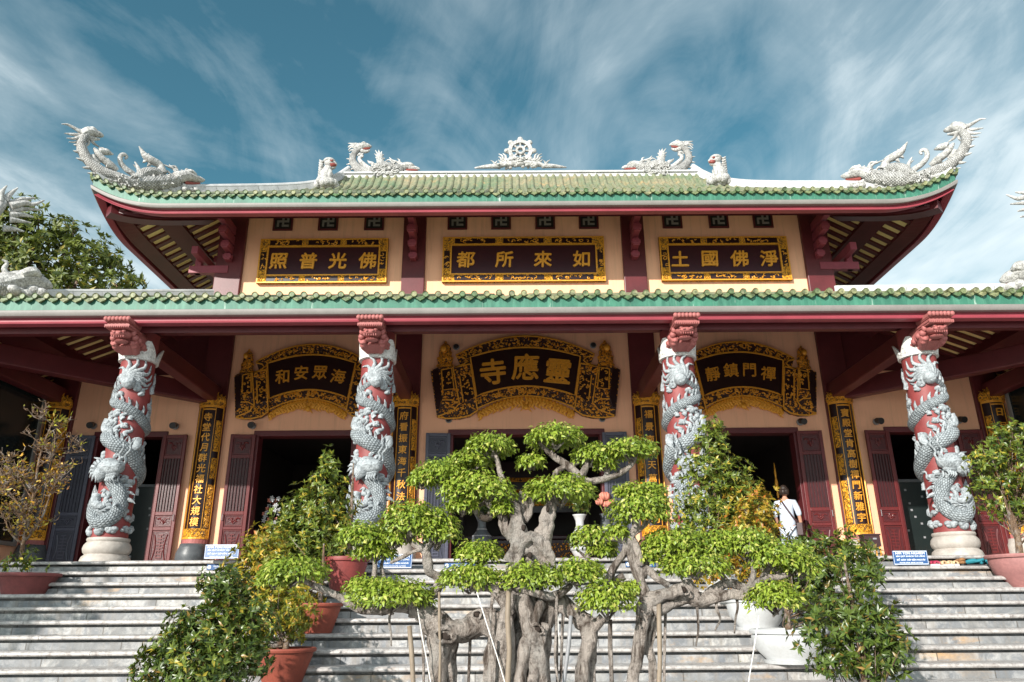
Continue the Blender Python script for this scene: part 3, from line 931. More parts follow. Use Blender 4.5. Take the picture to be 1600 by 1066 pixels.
# ---------------------------------------------------------------- fan shaped scroll boards over the doors
def fan_board(cx, ztop, kx, kz, chars, label, csize):
    y = WY - .02
    t = thing('scroll_board', label, 'sign', (cx, y, ztop - 2.0 * kz), 0, 'fan shaped scroll boards over the doorways')
    X = lambda u: (u - 805) * .00306 * kx
    Z = lambda v: 2.0 * kz - (v - 75) * .00316 * kz
    def arc(u0, v0, um, vm, n=18):
        """symmetric arc through (u0,v0), (805,vm), mirrored"""
        pts = []
        for k in range(n + 1):
            s = -1 + 2 * k / n
            pts.append((X(805 + s * (805 - u0)), Z(vm + (v0 - vm) * (1 - math.cos(s * .9)) / (1 - math.cos(.9)))))
        return pts
    top = arc(265, 225, 0, 75); bot = arc(432, 640, 0, 545)
    itop = arc(378, 243, 0, 168); ibot = arc(430, 545, 0, 472)
    ox, oz = (1, 0, 0), (0, 0, 1)
    m = MB(); m.prism(top + [(X(1185), Z(560))] + bot[::-1] + [(X(425), Z(560))], (0, -.05, 0), ox, oz, (0, .05, 0))
    # rolled scroll ends
    for s in (-1, 1):
        q = lambda u, v: (X(805 + s * (u - 805)), Z(v))
        poly = [q(262, 322), q(380, 285), q(440, 660), q(380, 700), q(300, 718), q(200, 716), q(132, 702), q(75, 350), q(130, 322)]
        m.prism(poly if s > 0 else poly, (0, -.09, 0), ox, oz, (0, .09, 0))
    nf = len(m.f); c = m; f = bpy.data.objects.new('carved_body', bpy.data.meshes.new('tmp')); COL.objects.link(f); f.parent = t
    m = MB(); m.prism(itop + ibot[::-1], (0, -.075, 0), ox, oz, (0, .03, 0))
    p = m.build('panel', M['lacquer'], t)
    for s in (-1, 1):
        m = MB()
        q = lambda u, v: (X(805 + s * (u - 805)), Z(v))
        m.prism([q(85, 352), q(135, 335), q(165, 560), q(150, 640), q(128, 640)], (0, -.10, 0), ox, oz, (0, .02, 0))
        m.prism([q(158, 345), q(235, 330), q(258, 490), q(172, 500)], (0, -.098, 0), ox, oz, (0, .01, 0))
        m.prism([q(300, 395), q(375, 380), q(405, 560), q(330, 590)], (0, -.0955, 0), ox, oz, (0, .01, 0))
        m.build('dark_inlay', M['lacquer'], f)
    # gold rims
    g = MB(); d = (0, -.025, 0); w = .028
    g.ribbon(itop + ibot[::-1], .035, (0, -.07, 0), ox, oz, d, True)
    g.ribbon(top, w, (0, -.05, 0), ox, oz, d); g.ribbon(bot, w, (0, -.05, 0), ox, oz, d)
    for s in (-1, 1):
        q = lambda u, v: (X(805 + s * (u - 805)), Z(v))
        for ln in ([q(158, 345), q(235, 330), q(258, 490), q(172, 500), q(158, 345)], [q(245, 322), q(300, 600), q(260, 655), q(140, 700)], [q(380, 300), q(438, 655)],
                   [q(140, 705), q(210, 716), q(300, 712), q(380, 695), q(440, 655)], [q(270, 240), q(330, 250), q(355, 275), q(330, 300), q(262, 322)], [q(170, 575), q(240, 575), q(290, 600)], [q(262, 322), q(378, 300)],
                   [q(298, 392), q(330, 590)]):
            sp = spline(ln, 4) if len(ln) > 5 else ln
            g.ribbon(sp, w, (0, -.09, 0), ox, oz, d)
    g.build('gold_edging', M['gold'], f)
    # finial turrets on the scroll rods
    for s in (-1, 1):
        m = MB(); cu = 805 + s * (183 - 805)
        hgt = 205 * .00316 * kz
        m.lathe([(.20 * kx, 0), (.21 * kx, .07 * hgt), (.17 * kx, .12 * hgt), (.19 * kx, .30 * hgt), (.20 * kx, .36 * hgt), (.15 * kx, .42 * hgt), (.16 * kx, .58 * hgt), (.13 * kx, .62 * hgt), (.14 * kx, .74 * hgt), (.09 * kx, .86 * hgt), (.04 * kx, .92 * hgt), (.02, 1.0 * hgt)],
                (X(cu), -.05, Z(318)), 14, 1, .45)
        m.build('finial', M['gilt2'], f, smooth=True, auto=40)
    for s in (-1, 1):
        m = MB(); m.ball((X(805 + s * (170 - 805)), -.13, Z(178)), (.075 * kx, .05, .085 * kz), 12, 8)
        m.build('gold_boss', M['gold'], f, smooth=True)
    # carved relief on the bands
    def curl(px, pz, r, y0=-.06):
        an = random.uniform(0, 2 * PI); dr = random.choice((-1, 1))
        c.tube([(px + r * (1 - q * .15) * math.cos(an + dr * q * 1.0), y0 - .01, pz + r * (1 - q * .15) * math.sin(an + dr * q * 1.0)) for q in range(5)], [.012, .017, .015, .011, .005], 5)
    for lo, hi in ((itop, top), (bot, ibot)):
        for k in range(int(58 * kx)):
            s = random.random(); i = min(int(s * 18), 17); fr = s * 18 - i
            a = [lo[i][j] * (1 - fr) + lo[i + 1][j] * fr for j in (0, 1)]; b = [hi[i][j] * (1 - fr) + hi[i + 1][j] * fr for j in (0, 1)]
            e = random.uniform(.25, .75)
            curl(a[0] * (1 - e) + b[0] * e, a[1] * (1 - e) + b[1] * e, random.uniform(.03, .06))
    for s in (-1, 1):
        for (u0, v0, u1, v1, n) in ((265, 330, 375, 380, 8), (310, 400, 400, 580, 16), (165, 350, 245, 480, 12), (175, 510, 260, 560, 6), (170, 600, 270, 680, 12), (300, 610, 420, 680, 12)):
            for k in range(n):
                curl(X(805 + s * (random.uniform(u0, u1) - 805)), Z(random.uniform(v0, v1)), random.uniform(.022, .045), -.098)
    fo = c.build('tmp', M['gilt'], None, [(M['gold'], nf)], smooth=True, auto=40); f.data = fo.data; bpy.data.objects.remove(fo)
    # hanging flame fringe
    c = MB(); nn = 13
    for k in range(-nn, nn + 1):
        s = k / nn; u = 805 + s * 345
        vb = 555 + 105 * (1 - math.cos(s * .9)) / (1 - math.cos(.9)) * 1.0
        px, pz = X(u), Z(vb)
        ln = (.34 if abs(s) < .08 else .30 - .10 * abs(s)) * kz * random.uniform(.8, 1.1)
        sgn = 1 if s >= 0 else -1
        c.tube([(px, -.03, pz + .03), (px + sgn * .03, -.035, pz - ln * .35), (px - sgn * .02, -.04, pz - ln * .7), (px + sgn * .05, -.03, pz - ln)], [.035, .045, .03, .006], 6, ((0, 1, 0), .5), sm=3)
        if k % 2:
            c.tube([(px + .06 * math.cos(a * .9), -.045, pz - .12 * kz + .05 * math.sin(a * .9)) for a in range(6)], [.022, .022, .018, .014, .010, .005], 5)
    c.ball((0, -.05, Z(630)), (.07, .04, .07), 12, 8)
    for a in range(9):
        an = PI * a / 8
        c.tube([(0, -.04, Z(628)), (.20 * math.cos(an), -.04, Z(628) + .17 * kz * math.sin(an))], [.022, .004], 5)
    c.build('flame_fringe', M['gold'], t, smooth=True)
    n = len(chars)
    for i, ch in enumerate(chars):
        l = MB(); s = (i - (n - 1) / 2) / ((n - 1) / 2)
        du = 250 if n == 3 else 268
        l.text(ch, csize, (X(805 + s * du), -.085, Z(322 + 36 * s * s)), ux=(math.cos(-s * .10), 0, math.sin(-s * .10)), uz=(-math.sin(-s * .10), 0, math.cos(-s * .10)), depth=.03, off=.022 if n == 3 else .014)
        l.build('lettering', M['gold'], p)
fan_board(0.0, 5.45, 1.0, 1.0, '寺應靈', 'largest fan shaped scroll board reading 寺應靈 over the middle doorway', .66)
fan_board(-5.06, 5.27, .80, .90, '和安眾海', 'fan shaped scroll board reading 和安眾海 beside the dragon pillar', .36)
fan_board(5.06, 5.27, .80, .90, '靜鎮門禪', 'fan shaped scroll board reading 靜鎮門禪 beside the dragon pillar', .36)

# ---------------------------------------------------------------- couplet boards on the pilasters
def couplet(x, chars, label, inner):
    """convex lacquered board with gilt borders; inner = +1 when the middle of the hall lies to +x"""
    y = WY - .12
    t = thing('couplet_board', label, 'sign', (x, y, .68), 0, 'tall gilt couplet boards on the pilasters')
    Rr, half = .30, 1.12                      # radius and half angle of the curved board
    z0, z1 = .10, 3.06
    def shell(mb, a0, a1, za, zb, r0, r1, n=8):
        vs = []
        for k in range(n + 1):
            a = a0 + (a1 - a0) * k / n
            for r in (r0, r1):
                for z in (za, zb): vs.append((r * math.sin(a), .14 - r * math.cos(a), z))
        fs = []
        for k in range(n):
            b = k * 4
            fs += [(b + 2, b + 6, b + 7, b + 3), (b, b + 1, b + 5, b + 4), (b + 1, b + 3, b + 7, b + 5), (b, b + 4, b + 6, b + 2)]
        fs += [(0, 2, 3, 1), (4 * n, 4 * n + 1, 4 * n + 3, 4 * n + 2)]
        mb.add(vs, fs)
    m = MB(); shell(m, -half, half, z0, z1, .26, Rr, 14)
    b = m.build('board', M['lacquer'], t, smooth=True, auto=40)
    m = MB()
    for s in (-1, 1): shell(m, s * half - .032 * (s > 0), s * half + .032 * (s < 0), z0 - .02, z1, .255, Rr + .022, 2)
    for s in (-1, 1): shell(m, s * .50 - .018, s * .50 + .018, z0 + .2, z1 - .06, Rr, Rr + .016, 2)
    shell(m, -half + .05, half - .05, z0 - .02, z0 + .02, .255, Rr + .02, 8); shell(m, -half + .05, half - .05, z1 - .05, z1, .255, Rr + .02, 8)
    shell(m, -.475, .475, z1 - .11, z1 - .08, .29, Rr + .016, 4)
    m.build('gold_edging', M['gold'], b)
    m = MB()
    shell(m, -half + .05, half - .05, z0 + .02, z0 + .2, .27, Rr + .012, 8)
    a0, a1 = sorted((inner * .56, inner * (half - .06)))
    # the carved vine runs down the side towards the middle of the hall, broken into lengths
    for za, zb in ((z0 + .22, z0 + 1.15), (z0 + 1.28, z0 + 1.75), (z0 + 1.9, z1 - .35)):
        shell(m, a0 + .06, a1 - .04, za, zb, .27, Rr + .012, 4)
    m.build('carved_vine', M['gilt3'], b)
    # flame crown
    m = MB()
    shell(m, -half - .04, half + .04, z1, z1 + .12, .25, Rr + .04, 10)
    for k in range(-4, 5):
        a = k / 4 * .95; hh = .30 - .035 * abs(k) + (.06 if k == 0 else 0)
        px, py = Rr * math.sin(a), .14 - Rr * math.cos(a)
        m.tube([(px, py, z1 + .08), (px * 1.12, py - .03, z1 + .08 + hh * .45), (px * 1.0 + .02 * (k % 2), py - .035, z1 + .08 + hh * .75), (px * 1.22, py - .02, z1 + .08 + hh)], [.06, .055, .032, .006], 6, sm=2)
    m.ball((0, -.22, z1 + .2), (.085, .05, .085), 10, 6)
    m.build('crown', M['gilt3'], t, smooth=True, auto=50)
    l = MB(); n = len(chars)
    for i, ch in enumerate(chars):
        zz = z1 - .28 - (z1 - z0 - .62) * i / (n - 1)
        l.text(ch, .20, (0, .14 - Rr - .008, zz), depth=.02, off=.013)
    l.build('lettering', M['gold'], b)
    m = MB(); shell(m, -half, half, z0 - .12, z0 - .02, .25, Rr + .01, 10)
    m.build('plinth', M['lionred'], t)
couplet(-7.26, '寺堂代月群光福社大規模', 'gilt couplet board that begins with 寺, above a dark grey stone base', 1)
couplet(-2.79, '府看振東海千秋法雨門', 'gilt couplet board that begins with 府, between the scroll boards 和安眾海 and 寺應靈', 1)
couplet(2.79, '福景南山天萬氣石門', 'gilt couplet board that begins with 福, between the scroll boards 寺應靈 and 靜鎮門禪', -1)
couplet(7.28, '寶殿堂肯高樹禪門新雅宇', 'gilt couplet board that begins with 寶, above a pale stone base', -1)
couplet(-10.82, '天人師中光明正法', 'gilt couplet board behind the bare potted tree, in the shade of the end wall', 1)
couplet(10.82, '日月天長地久法輪', 'gilt couplet board behind the leafy tree in the faded pink pot', -1)

# ---------------------------------------------------------------- small wall lamps
def lamp(p, label, cam=False):
    t = thing('wall_spotlight', label, 'spotlight', p, 0, 'small dark spotlights on the front wall')
    m = MB(); m.lathe([(.075, 0), (.08, .02), (.075, .04)], (0, 0, 0), 14)
    m.v = [(a, -c, b) for a, b, c in m.v]
    b = m.build('rose', M['metalgrey'], t, smooth=True, auto=40)
    m = MB()
    if cam:
        m.tube([(0, -.03, 0), (0, -.10, .0)], .018, 6); m.tube([(0, -.07, .02), (.02, -.22, -.03)], [.065, .075], 12)
    else:
        m.lathe([(.055, .04), (.06, .07), (.04, .10), (.012, .105)], (0, 0, 0), 14); m.v = [(a, -c, b) for a, b, c in m.v]
    m.build('lamp_head', M['black'], t, smooth=True, auto=40)
for (x, z, cam, lb) in ((-1.79, 3.42, 0, 'round dark spotlight under the left scroll end of the board 寺應靈'), (1.76, 3.42, 0, 'round dark spotlight under the right scroll end of the board 寺應靈'),
                    (-1.65, 5.2, 0, 'dark spotlight by the left turret of the board 寺應靈'), (1.63, 5.22, 0, 'dark spotlight by the right turret of the board 寺應靈'),
                    (-6.3, 3.30, 1, 'dark spotlight on the door corner under the board 和安眾海'), (6.32, 3.30, 1, 'dark spotlight on the door corner under the board 靜鎮門禪'),
                    (-8.08, 3.30, 1, 'dark spotlight over the door beside the couplet that begins with 寺'), (8.08, 3.30, 1, 'dark spotlight over the door beside the couplet that begins with 寶'),
                    (9.99, 3.32, 1, 'dark spotlight by the far door beside the leafy potted tree'), (-9.97, 3.32, 1, 'dark spotlight by the far door behind the bare potted tree')):
    lamp((x, WY - .005 - (.03 if cam else 0), z), lb, cam)

# ---------------------------------------------------------------- notice boards on the top step
def notice(x, y, z, tilt, lines, label, w=.50, h=.21, lean=.3):
    t = thing('notice_board', label, 'sign', (x, y, z), 0, 'blue notices asking for respect')
    c, s = math.cos(lean), math.sin(lean)
    uz = Vector((tilt, s, c)).normalized(); ux = Vector((1, 0, 0)); nn = Vector((0, -c, s))
    o = Vector((0, 0, .012))
    m = MB(); m.prism([(-w / 2, 0), (w / 2, 0), (w / 2, h), (-w / 2, h)], o, ux, uz, nn * -.014)
    b = m.build('board', M['blue'], t)
    m = MB(); e = .009
    m.ribbon([(-w / 2 + e, e), (w / 2 - e, e), (w / 2 - e, h - e), (-w / 2 + e, h - e)], .009, o, ux, uz, nn * .003, True)
    n = len(lines)
    for i, (tx, sz) in enumerate(lines):
        g = glyph(tx); wid = g[4] * sz
        m.text(tx, sz, o + uz * (h * (1 - (i + .72) / (n + .35))) + nn * .002, ux=ux, uz=uz, depth=.003, off=.012, squash=min(1.1, (w * .84) / wid))
    m.build('lettering', M['signwhite'], b)
    m = MB()
    for sx in (-1, 1): m.beam(o + ux * (sx * w * .35) + uz * (h * .8) - nn * .014, Vector((sx * w * .35, .16, .004)), .012, .012, (1, 0, 0))
    m.build('stand', M['metalgrey'], t)
LN = [('NƠI TÔN NGHIÊM', .05), ('XIN QUÝ KHÁCH VUI LÒNG', .032), ('ĐỂ GIÀY DÉP BÊN NGOÀI', .032), ('PLEASE LEAVE SHOES OUTSIDE', .022)]
notice(-4.58, -.20, .0, -.10, LN, 'blue notice in white letters below the couplet that begins with 寺', lean=.25)
notice(-2.03, -.36 - .02, -.16, .0, LN, 'blue notice in white letters partly hidden behind the bonsai branches')
notice(5.36, -.38, -.16, .16, LN, 'blue notice in white letters leaning beside the row of shoes')
def strip_sign(x, label):
    t = thing('strip_sign', label, 'sign', (x, -.03, -.135), 0, 'small blue strips on the top riser')
    m = MB(); m.box(-.22, .22, 0.012, .028, 0, .075)
    b = m.build('plate', M['blue'], t)
    m = MB()
    m.text('KHÔNG MANG GIÀY DÉP', .030, (.03, .010, .052), depth=.003, off=.005, squash=.88); m.text('PLEASE NO SHOES INSIDE', .024, (.03, .010, .02), depth=.003, off=.005, squash=.95)
    m.lathe([(.026, 0), (.026, .003)], (0, 0, 0), 14); k = 15 * 2
    m.v[-k:] = [(a - .185, .011 - c, b + .038) for a, b, c in m.v[-k:]]
    m.build('lettering', M['signwhite'], b)
strip_sign(-4.62, 'small blue strip with white writing on the riser beneath the first blue notice')
strip_sign(-1.12, 'small blue strip with white writing on the riser behind the bonsai, near the middle door')
strip_sign(1.55, 'small blue strip with white writing on the riser behind the bonsai, under a green pad')
# ---------------------------------------------------------------- dragon pillars
PY = 1.5
def build_pillar_meshes(mir):
    """pillar at the origin; dragon winds so that its head looks to +x (mirrored for the other side)"""
    SR = .29
    out = {}
    def C(a, z, r):      # a degrees from the front, + towards +x
        a = R(a)
        return Vector((r * math.sin(a), -r * math.cos(a), z))
    m = MB(); m.lathe([(.30, 0), (.30, .1), (SR, .3), (SR, 2.0), (SR - .005, 3.75), (SR, 4.1)], (0, 0, 0), 32)
    out['shaft'] = m
    m = MB(); m.lathe([(.37, 0), (.385, .02), (.39, .09), (.37, .15), (.335, .18), (.33, .19), (.36, .22), (.375, .28), (.36, .34), (.33, .38), (.315, .39), (.33, .41), (.335, .43), (.325, .455), (.295, .46)], (0, 0, 0), 36)
    out['base'] = m
    # white lotus collar with flared, pointed corners
    m = MB(); n = 8
    m.lathe([(.29, 3.55), (.335, 3.56), (.335, 3.60), (.30, 3.61)], (0, 0, 0), 28)
    for k in range(4):
        a0 = k * 90 - 0
        vs, fs = [], []
        W = 9
        for i in range(W + 1):
            s = -1 + 2 * i / W
            a = a0 + 45 + s * 44
            ht = .02 + .30 * abs(s * 0 + (1 - abs(s))) ** .8
            rr = .305 + .10 * (1 - abs(s)) ** 1.5
            for r_, z_ in ((.30, 3.60), (.335, 3.60), (rr + .012, 3.60 + ht), (rr - .02, 3.60 + ht)):
                vs.append(C(a, z_, r_))
        for i in range(W):
            for j in range(4):
                b = i * 4; e = (j + 1) % 4
                fs.append((b + j, b + e, b + 4 + e, b + 4 + j))
        m.add(vs, fs)
    out['collar'] = m
    # red lion capital reaching out forward under the eave beam
    m = MB()
    m.tube([(0, .05, 3.60), (0, -.05, 3.74), (0, -.24, 3.85), (0, -.48, 3.92), (0, -.62, 3.95)], [.27, .27, .24, .20, .17], 16, sm=3)
    for x0, y0, z0, z1 in ((.20, .92, 3.915, 3.945), (.215, .935, 3.945, 3.975), (.185, .90, 3.975, 4.015), (.20, .92, 4.015, 4.035)):
        m.box(-x0, x0, -y0, -.45, z0, z1)
    m.tube([(-.20, -.93, 4.04), (-.1, -.95, 4.065), (.1, -.95, 4.065), (.20, -.93, 4.04)], .03, 8, sm=3)
    vs = [(-.21, -.94, 4.035), (.21, -.94, 4.035), (.21, -.4, 4.035), (-.21, -.4, 4.035), (-.21, -.97, 4.09), (.21, -.97, 4.09), (.21, -.4, 4.12), (-.21, -.4, 4.12)]
    m.add(vs, [(0, 3, 2, 1), (4, 5, 6, 7), (0, 1, 5, 4), (1, 2, 6, 5), (2, 3, 7, 6), (3, 0, 4, 7)])
    for k in range(7): m.ball((-.195 + .065 * k, -.965, 4.07), (.042, .03, .045), 8, 5)
    for k in range(12): m.ball((-.2 + .0365 * k, -.932, 3.93), (.018, .015, .018), 6, 4)
    m.ball((0, -.72, 3.86), (.17, .15, .085), 14, 10)                # brow and muzzle
    m.ball((0, -.84, 3.84), (.12, .06, .05), 12, 6)
    m.ball((0, -.70, 3.74), (.12, .10, .035), 12, 6)                 # jaw
    for s in (-1, 1):
        m.ball((s * .09, -.84, 3.885), (.04, .035, .03), 8, 6); m.ball((s * .05, -.89, 3.845), (.028, .028, .024), 8, 6)
        m.ball((s * .18, -.68, 3.90), (.05, .05, .06), 8, 6)
        for k in range(6):
            m.ball((s * (.19 + .02 * (k % 2)), -.62 + .09 * k, 3.83 - .022 * k), (.065, .06, .06), 8, 6)
            m.ball((s * (.15 - .012 * k), -.60 + .075 * k, 3.735 - .018 * k), (.055, .055, .05), 8, 6)
        m.tube([(s * .17, -.62, 3.76), (s * .16, -.48, 3.70), (s * .10, -.36, 3.62)], [.07, .075, .04], 8)
        m.ball((s * .17, -.55, 3.70), (.06, .06, .06), 8, 6)
    for k in range(6): m.tube([(-.1 + .04 * k, -.85, 3.80), (-.1 + .04 * k, -.855, 3.765)], [.016, .005], 5)
    for k in range(9): m.tube([(-.16 + .04 * k, -.58, 3.72), (-.13 + .033 * k, -.46, 3.66), (-.06 + .015 * k, -.36, 3.61)], [.032, .03, .012], 6)
    out['capital'] = m
    # the dragon's body
    m = MB(); sp = MB()
    path = [(10, 3.12, .05), (-35, 3.02, .075), (-72, 2.88, .10), (-50, 2.78, .11), (0, 2.68, .115), (50, 2.55, .125), (95, 2.40, .13), (150, 2.33, .13), (215, 2.28, .14), (268, 2.25, .155), (300, 2.16, .16),
            (360, 2.00, .165), (410, 1.86, .17), (450, 1.66, .17), (500, 1.48, .165), (560, 1.34, .16), (615, 1.20, .165), (652, .98, .165), (680, .80, .165), (712, .70, .165), (748, .80, .165), (765, 1.00, .165), (752, 1.22, .16), (722, 1.40, .14), (700, 1.50, .125)]
    P = spline([(a, z, r * .78) for a, z, r in path], 7)
    pts = [C(a, z, SR - .025 + r * .12) for a, z, r in P]; rr = [r for _, _, r in P]
    m.tube(pts, rr, 14)
    out['dragon'] = m
    # dorsal spines
    acc = 0
    for i in range(1, len(pts) - 1):
        acc += (pts[i] - pts[i - 1]).length
        if acc > .085:
            acc = 0
            ra = Vector((pts[i].x, pts[i].y, 0)).normalized(); tn = (pts[i + 1] - pts[i - 1]).normalized()
            side = tn.cross(ra).normalized()
            if side.z < 0: side = -side
            if abs(side.z) < .35: side = (side + ra * .8).normalized()
            b = pts[i] + side * rr[i] * .85 + ra * rr[i] * .25
            sp.tube([b, b + side * .055 + ra * .02 - tn * .03, b + side * .10 + ra * .03 - tn * .085], [.034, .026, .005], 5)
    # legs with claws
    for (a, z, da) in ((-62, 2.36, 25), (62, 2.02, -30), (-35, 1.05, 40)):
        sp.tube([C(a, z + .10, SR + .02), C(a + da * .1, z - .03, SR + .06), C(a + da * .6, z - .10, SR + .05), C(a + da * .9, z - .08, SR + .03)], [.085, .075, .055, .045], 8, sm=3)
        for q in range(4):
            e = C(a + da * .9, z - .08, SR + .03); f_ = C(a + da * (1.1 + .16 * q), z - .01 - .05 * q, SR + .03); h = C(a + da * (1.25 + .17 * q), z - .07 - .055 * q, SR + .02)
            sp.tube([e, f_, h], [.03, .027, .008], 5)
    # flames: from the pearl at the tail and along the body
    def flame(a, z, ang, ln, w=.05, wob=.05):
        q = []; rad = []
        for k in range(9):
            t = k / 8
            lx = math.cos(ang) * ln * t - math.sin(ang) * wob * math.sin(t * 7); lz = math.sin(ang) * ln * t + math.cos(ang) * wob * math.sin(t * 7)
            q.append(C(a + math.degrees(lx / SR), z + lz, SR + .012)); rad.append(w * (1 - t) ** .7 + .004)
        sp.tube(q, rad, 6)
    for k, ang in enumerate((170, 135, 110, 88, 66, 44, 22, 2, -20, -40)):
        flame(12, 3.14, R(ang), (.34, .42, .50, .52, .50, .46, .40, .38, .32, .26)[k], .056, .06)
    for a, z, ang, ln in ((-20, 2.52, 60, .22), (10, 2.45, 80, .2), (30, 2.44, 40, .22), (-30, 2.22, 110, .25), (-5, 2.22, 80, .22), (25, 2.15, 70, .2), (-50, 1.75, 170, .2), (-40, 1.62, 190, .25), (20, 1.72, 20, .25), (-70, 2.6, 200, .2),
                          (55, 1.25, 60, .25), (60, 1.0, 40, .25), (-75, .72, 200, .22), (-60, .62, 230, .18), (70, .75, 10, .2), (120, 1.2, 60, .3), (160, 2.8, 80, .3), (200, 1.9, 60, .3), (240, 3.0, 90, .3), (100, 3.0, 80, .3)):
        flame(a, z, R(ang), ln, .045, .04)
    sp.ball(C(10, 3.10, SR + .05), (.115, .115, .115), 16, 10)
    # more cloud scrolls and flames between the coils
    for q in range(46):
        a, z = random.uniform(-180, 180), random.uniform(.55, 2.75) if q % 4 else random.uniform(2.7, 3.3)
        flame(a, z, random.uniform(0, 6.28), random.uniform(.12, .26), random.uniform(.028, .045), random.uniform(.03, .06))
        for e in range(3): sp.ball(C(a + random.uniform(-9, 9), z + random.uniform(-.05, .05), SR + .005), (random.uniform(.03, .055),) * 3, 7, 5)
    # clouds
    for (a, z, w) in ((45, 3.28, .05), (52, 2.95, .06), (-20, 2.54, .07), (15, 2.34, .06), (-60, 2.06, .06), (5, 1.80, .05), (50, 1.40, .08), (60, .86, .07), (-10, .58, .09), (-45, .56, .09), (30, .56, .085), (-75, .56, .08), (70, .60, .07), (110, .6, .08), (180, .6, .08), (250, .6, .08), (180, 3.1, .08), (130, 1.8, .08), (230, 2.6, .08)):
        for k in range(6):
            sp.ball(C(a + random.uniform(-1, 1) * w * 170, z + random.uniform(-.5, .6) * w, SR + .01), (w * random.uniform(.55, .9), w * random.uniform(.5, .8), w * random.uniform(.4, .65)), 8, 6)
    # neck, head turned to +x
    o = C(-4, 1.56, SR + .07); ex = Vector((.93, -.30, .05)).normalized(); ez = Vector((0, 0, 1)); ey = ez.cross(ex)
    H = lambda x, y, z: o + (ex * x + ey * y + ez * z) * .95
    h = MB()
    h.tube([C(-12, 1.42, SR + .03), H(-.10, 0, -.06), H(-.02, 0, 0)], [.14, .16, .16], 12)
    h.tube([H(-.12, 0, .02), H(.0, 0, .035), H(.10, 0, .03), H(.20, 0, .015), H(.27, 0, .02), H(.30, 0, .01)], [.13, .17, .15, .11, .10, .04], 12)
    h.tube([H(-.02, 0, -.09), H(.10, 0, -.115), H(.19, 0, -.10), H(.235, 0, -.07)], [.10, .085, .065, .025], 10, (tuple(ez), .6))
    for s in (-1, 1):
        h.ball(H(.08, s * .085, .10), (.055, .05, .04), 8, 6); h.ball(H(.275, s * .045, .055), (.035, .035, .03), 8, 6)
        h.tube([H(-.02, s * .09, .11), H(.05, s * .10, .15), H(.12, s * .09, .125)], [.02, .035, .012], 6)
        w = [H(.24, s * .06, .04), H(.30, s * .07, .14), H(.27, s * .07, .23), H(.35, s * .08, .33), H(.33, s * .08, .42), H(.42, s * .09, .54)]
        h.tube(w, [.024, .022, .020, .018, .014, .006], 6, sm=3)
        h.tube([H(-.08, s * .05, .12), H(-.17, s * .07, .20), H(-.27, s * .09, .23)], [.035, .025, .008], 6)
        for k in range(7):
            a = 2.0 + k * .42
            h.tube([H(-.06 + .10 * math.cos(a), s * .09, .10 * math.sin(a)), H(-.08 + .17 * math.cos(a), s * .12, .16 * math.sin(a) + .02), H(-.10 + .23 * math.cos(a), s * .09, .21 * math.sin(a) - .02)], [.04, .03, .006], 5)
        for k in range(4):
            h.tube([H(.06 + .05 * k, s * .05, -.13), H(.04 + .05 * k, s * .06, -.20), H(.08 + .05 * k, s * .05, -.25)], [.022, .018, .004], 5)
        for k in range(4): h.tube([H(.10 + .05 * k, s * .05, -.03), H(.105 + .05 * k, s * .05, -.07)], [.014, .004], 4)
    out['head'] = h
    out['flames'] = sp
    mo = MB(); mo.tube([H(.02, 0, -.05), H(.14, 0, -.045), H(.22, 0, -.035)], [.075, .06, .03], 8, (tuple(ez), .5))
    out['mouth'] = mo
    if mir:
        out = {k: v.mirrored() for k, v in out.items()}
    return out
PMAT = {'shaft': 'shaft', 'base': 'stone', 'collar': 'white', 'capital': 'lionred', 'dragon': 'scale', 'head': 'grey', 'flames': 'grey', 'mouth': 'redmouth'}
for mir, xs in ((False, ((-7.15, 'dragon pillar standing behind the bare potted tree, its dragon head turned right'), (-2.78, 'dragon pillar rising behind the conical shrub in the dark red pot'))),
                (True, ((2.71, 'dragon pillar half hidden by the tall conical shrub, its dragon head turned left'), (7.12, 'dragon pillar standing above the row of shoes, its dragon head turned left')))):
    random.seed(5)
    parts = build_pillar_meshes(mir)
    src = thing('dragon_pillar', xs[0][1], 'pillar', (xs[0][0], PY, 0), 0, 'red pillars wrapped in grey dragons')
    for k, mb in parts.items():
        if k in ('head', 'mouth'): continue
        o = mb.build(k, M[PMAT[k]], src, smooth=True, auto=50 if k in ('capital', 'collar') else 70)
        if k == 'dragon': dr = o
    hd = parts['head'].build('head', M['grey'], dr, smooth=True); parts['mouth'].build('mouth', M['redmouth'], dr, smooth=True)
    c = copy_tree(src); c.location = (xs[1][0], PY, 0); c['label'] = xs[1][1]
random.seed(21)

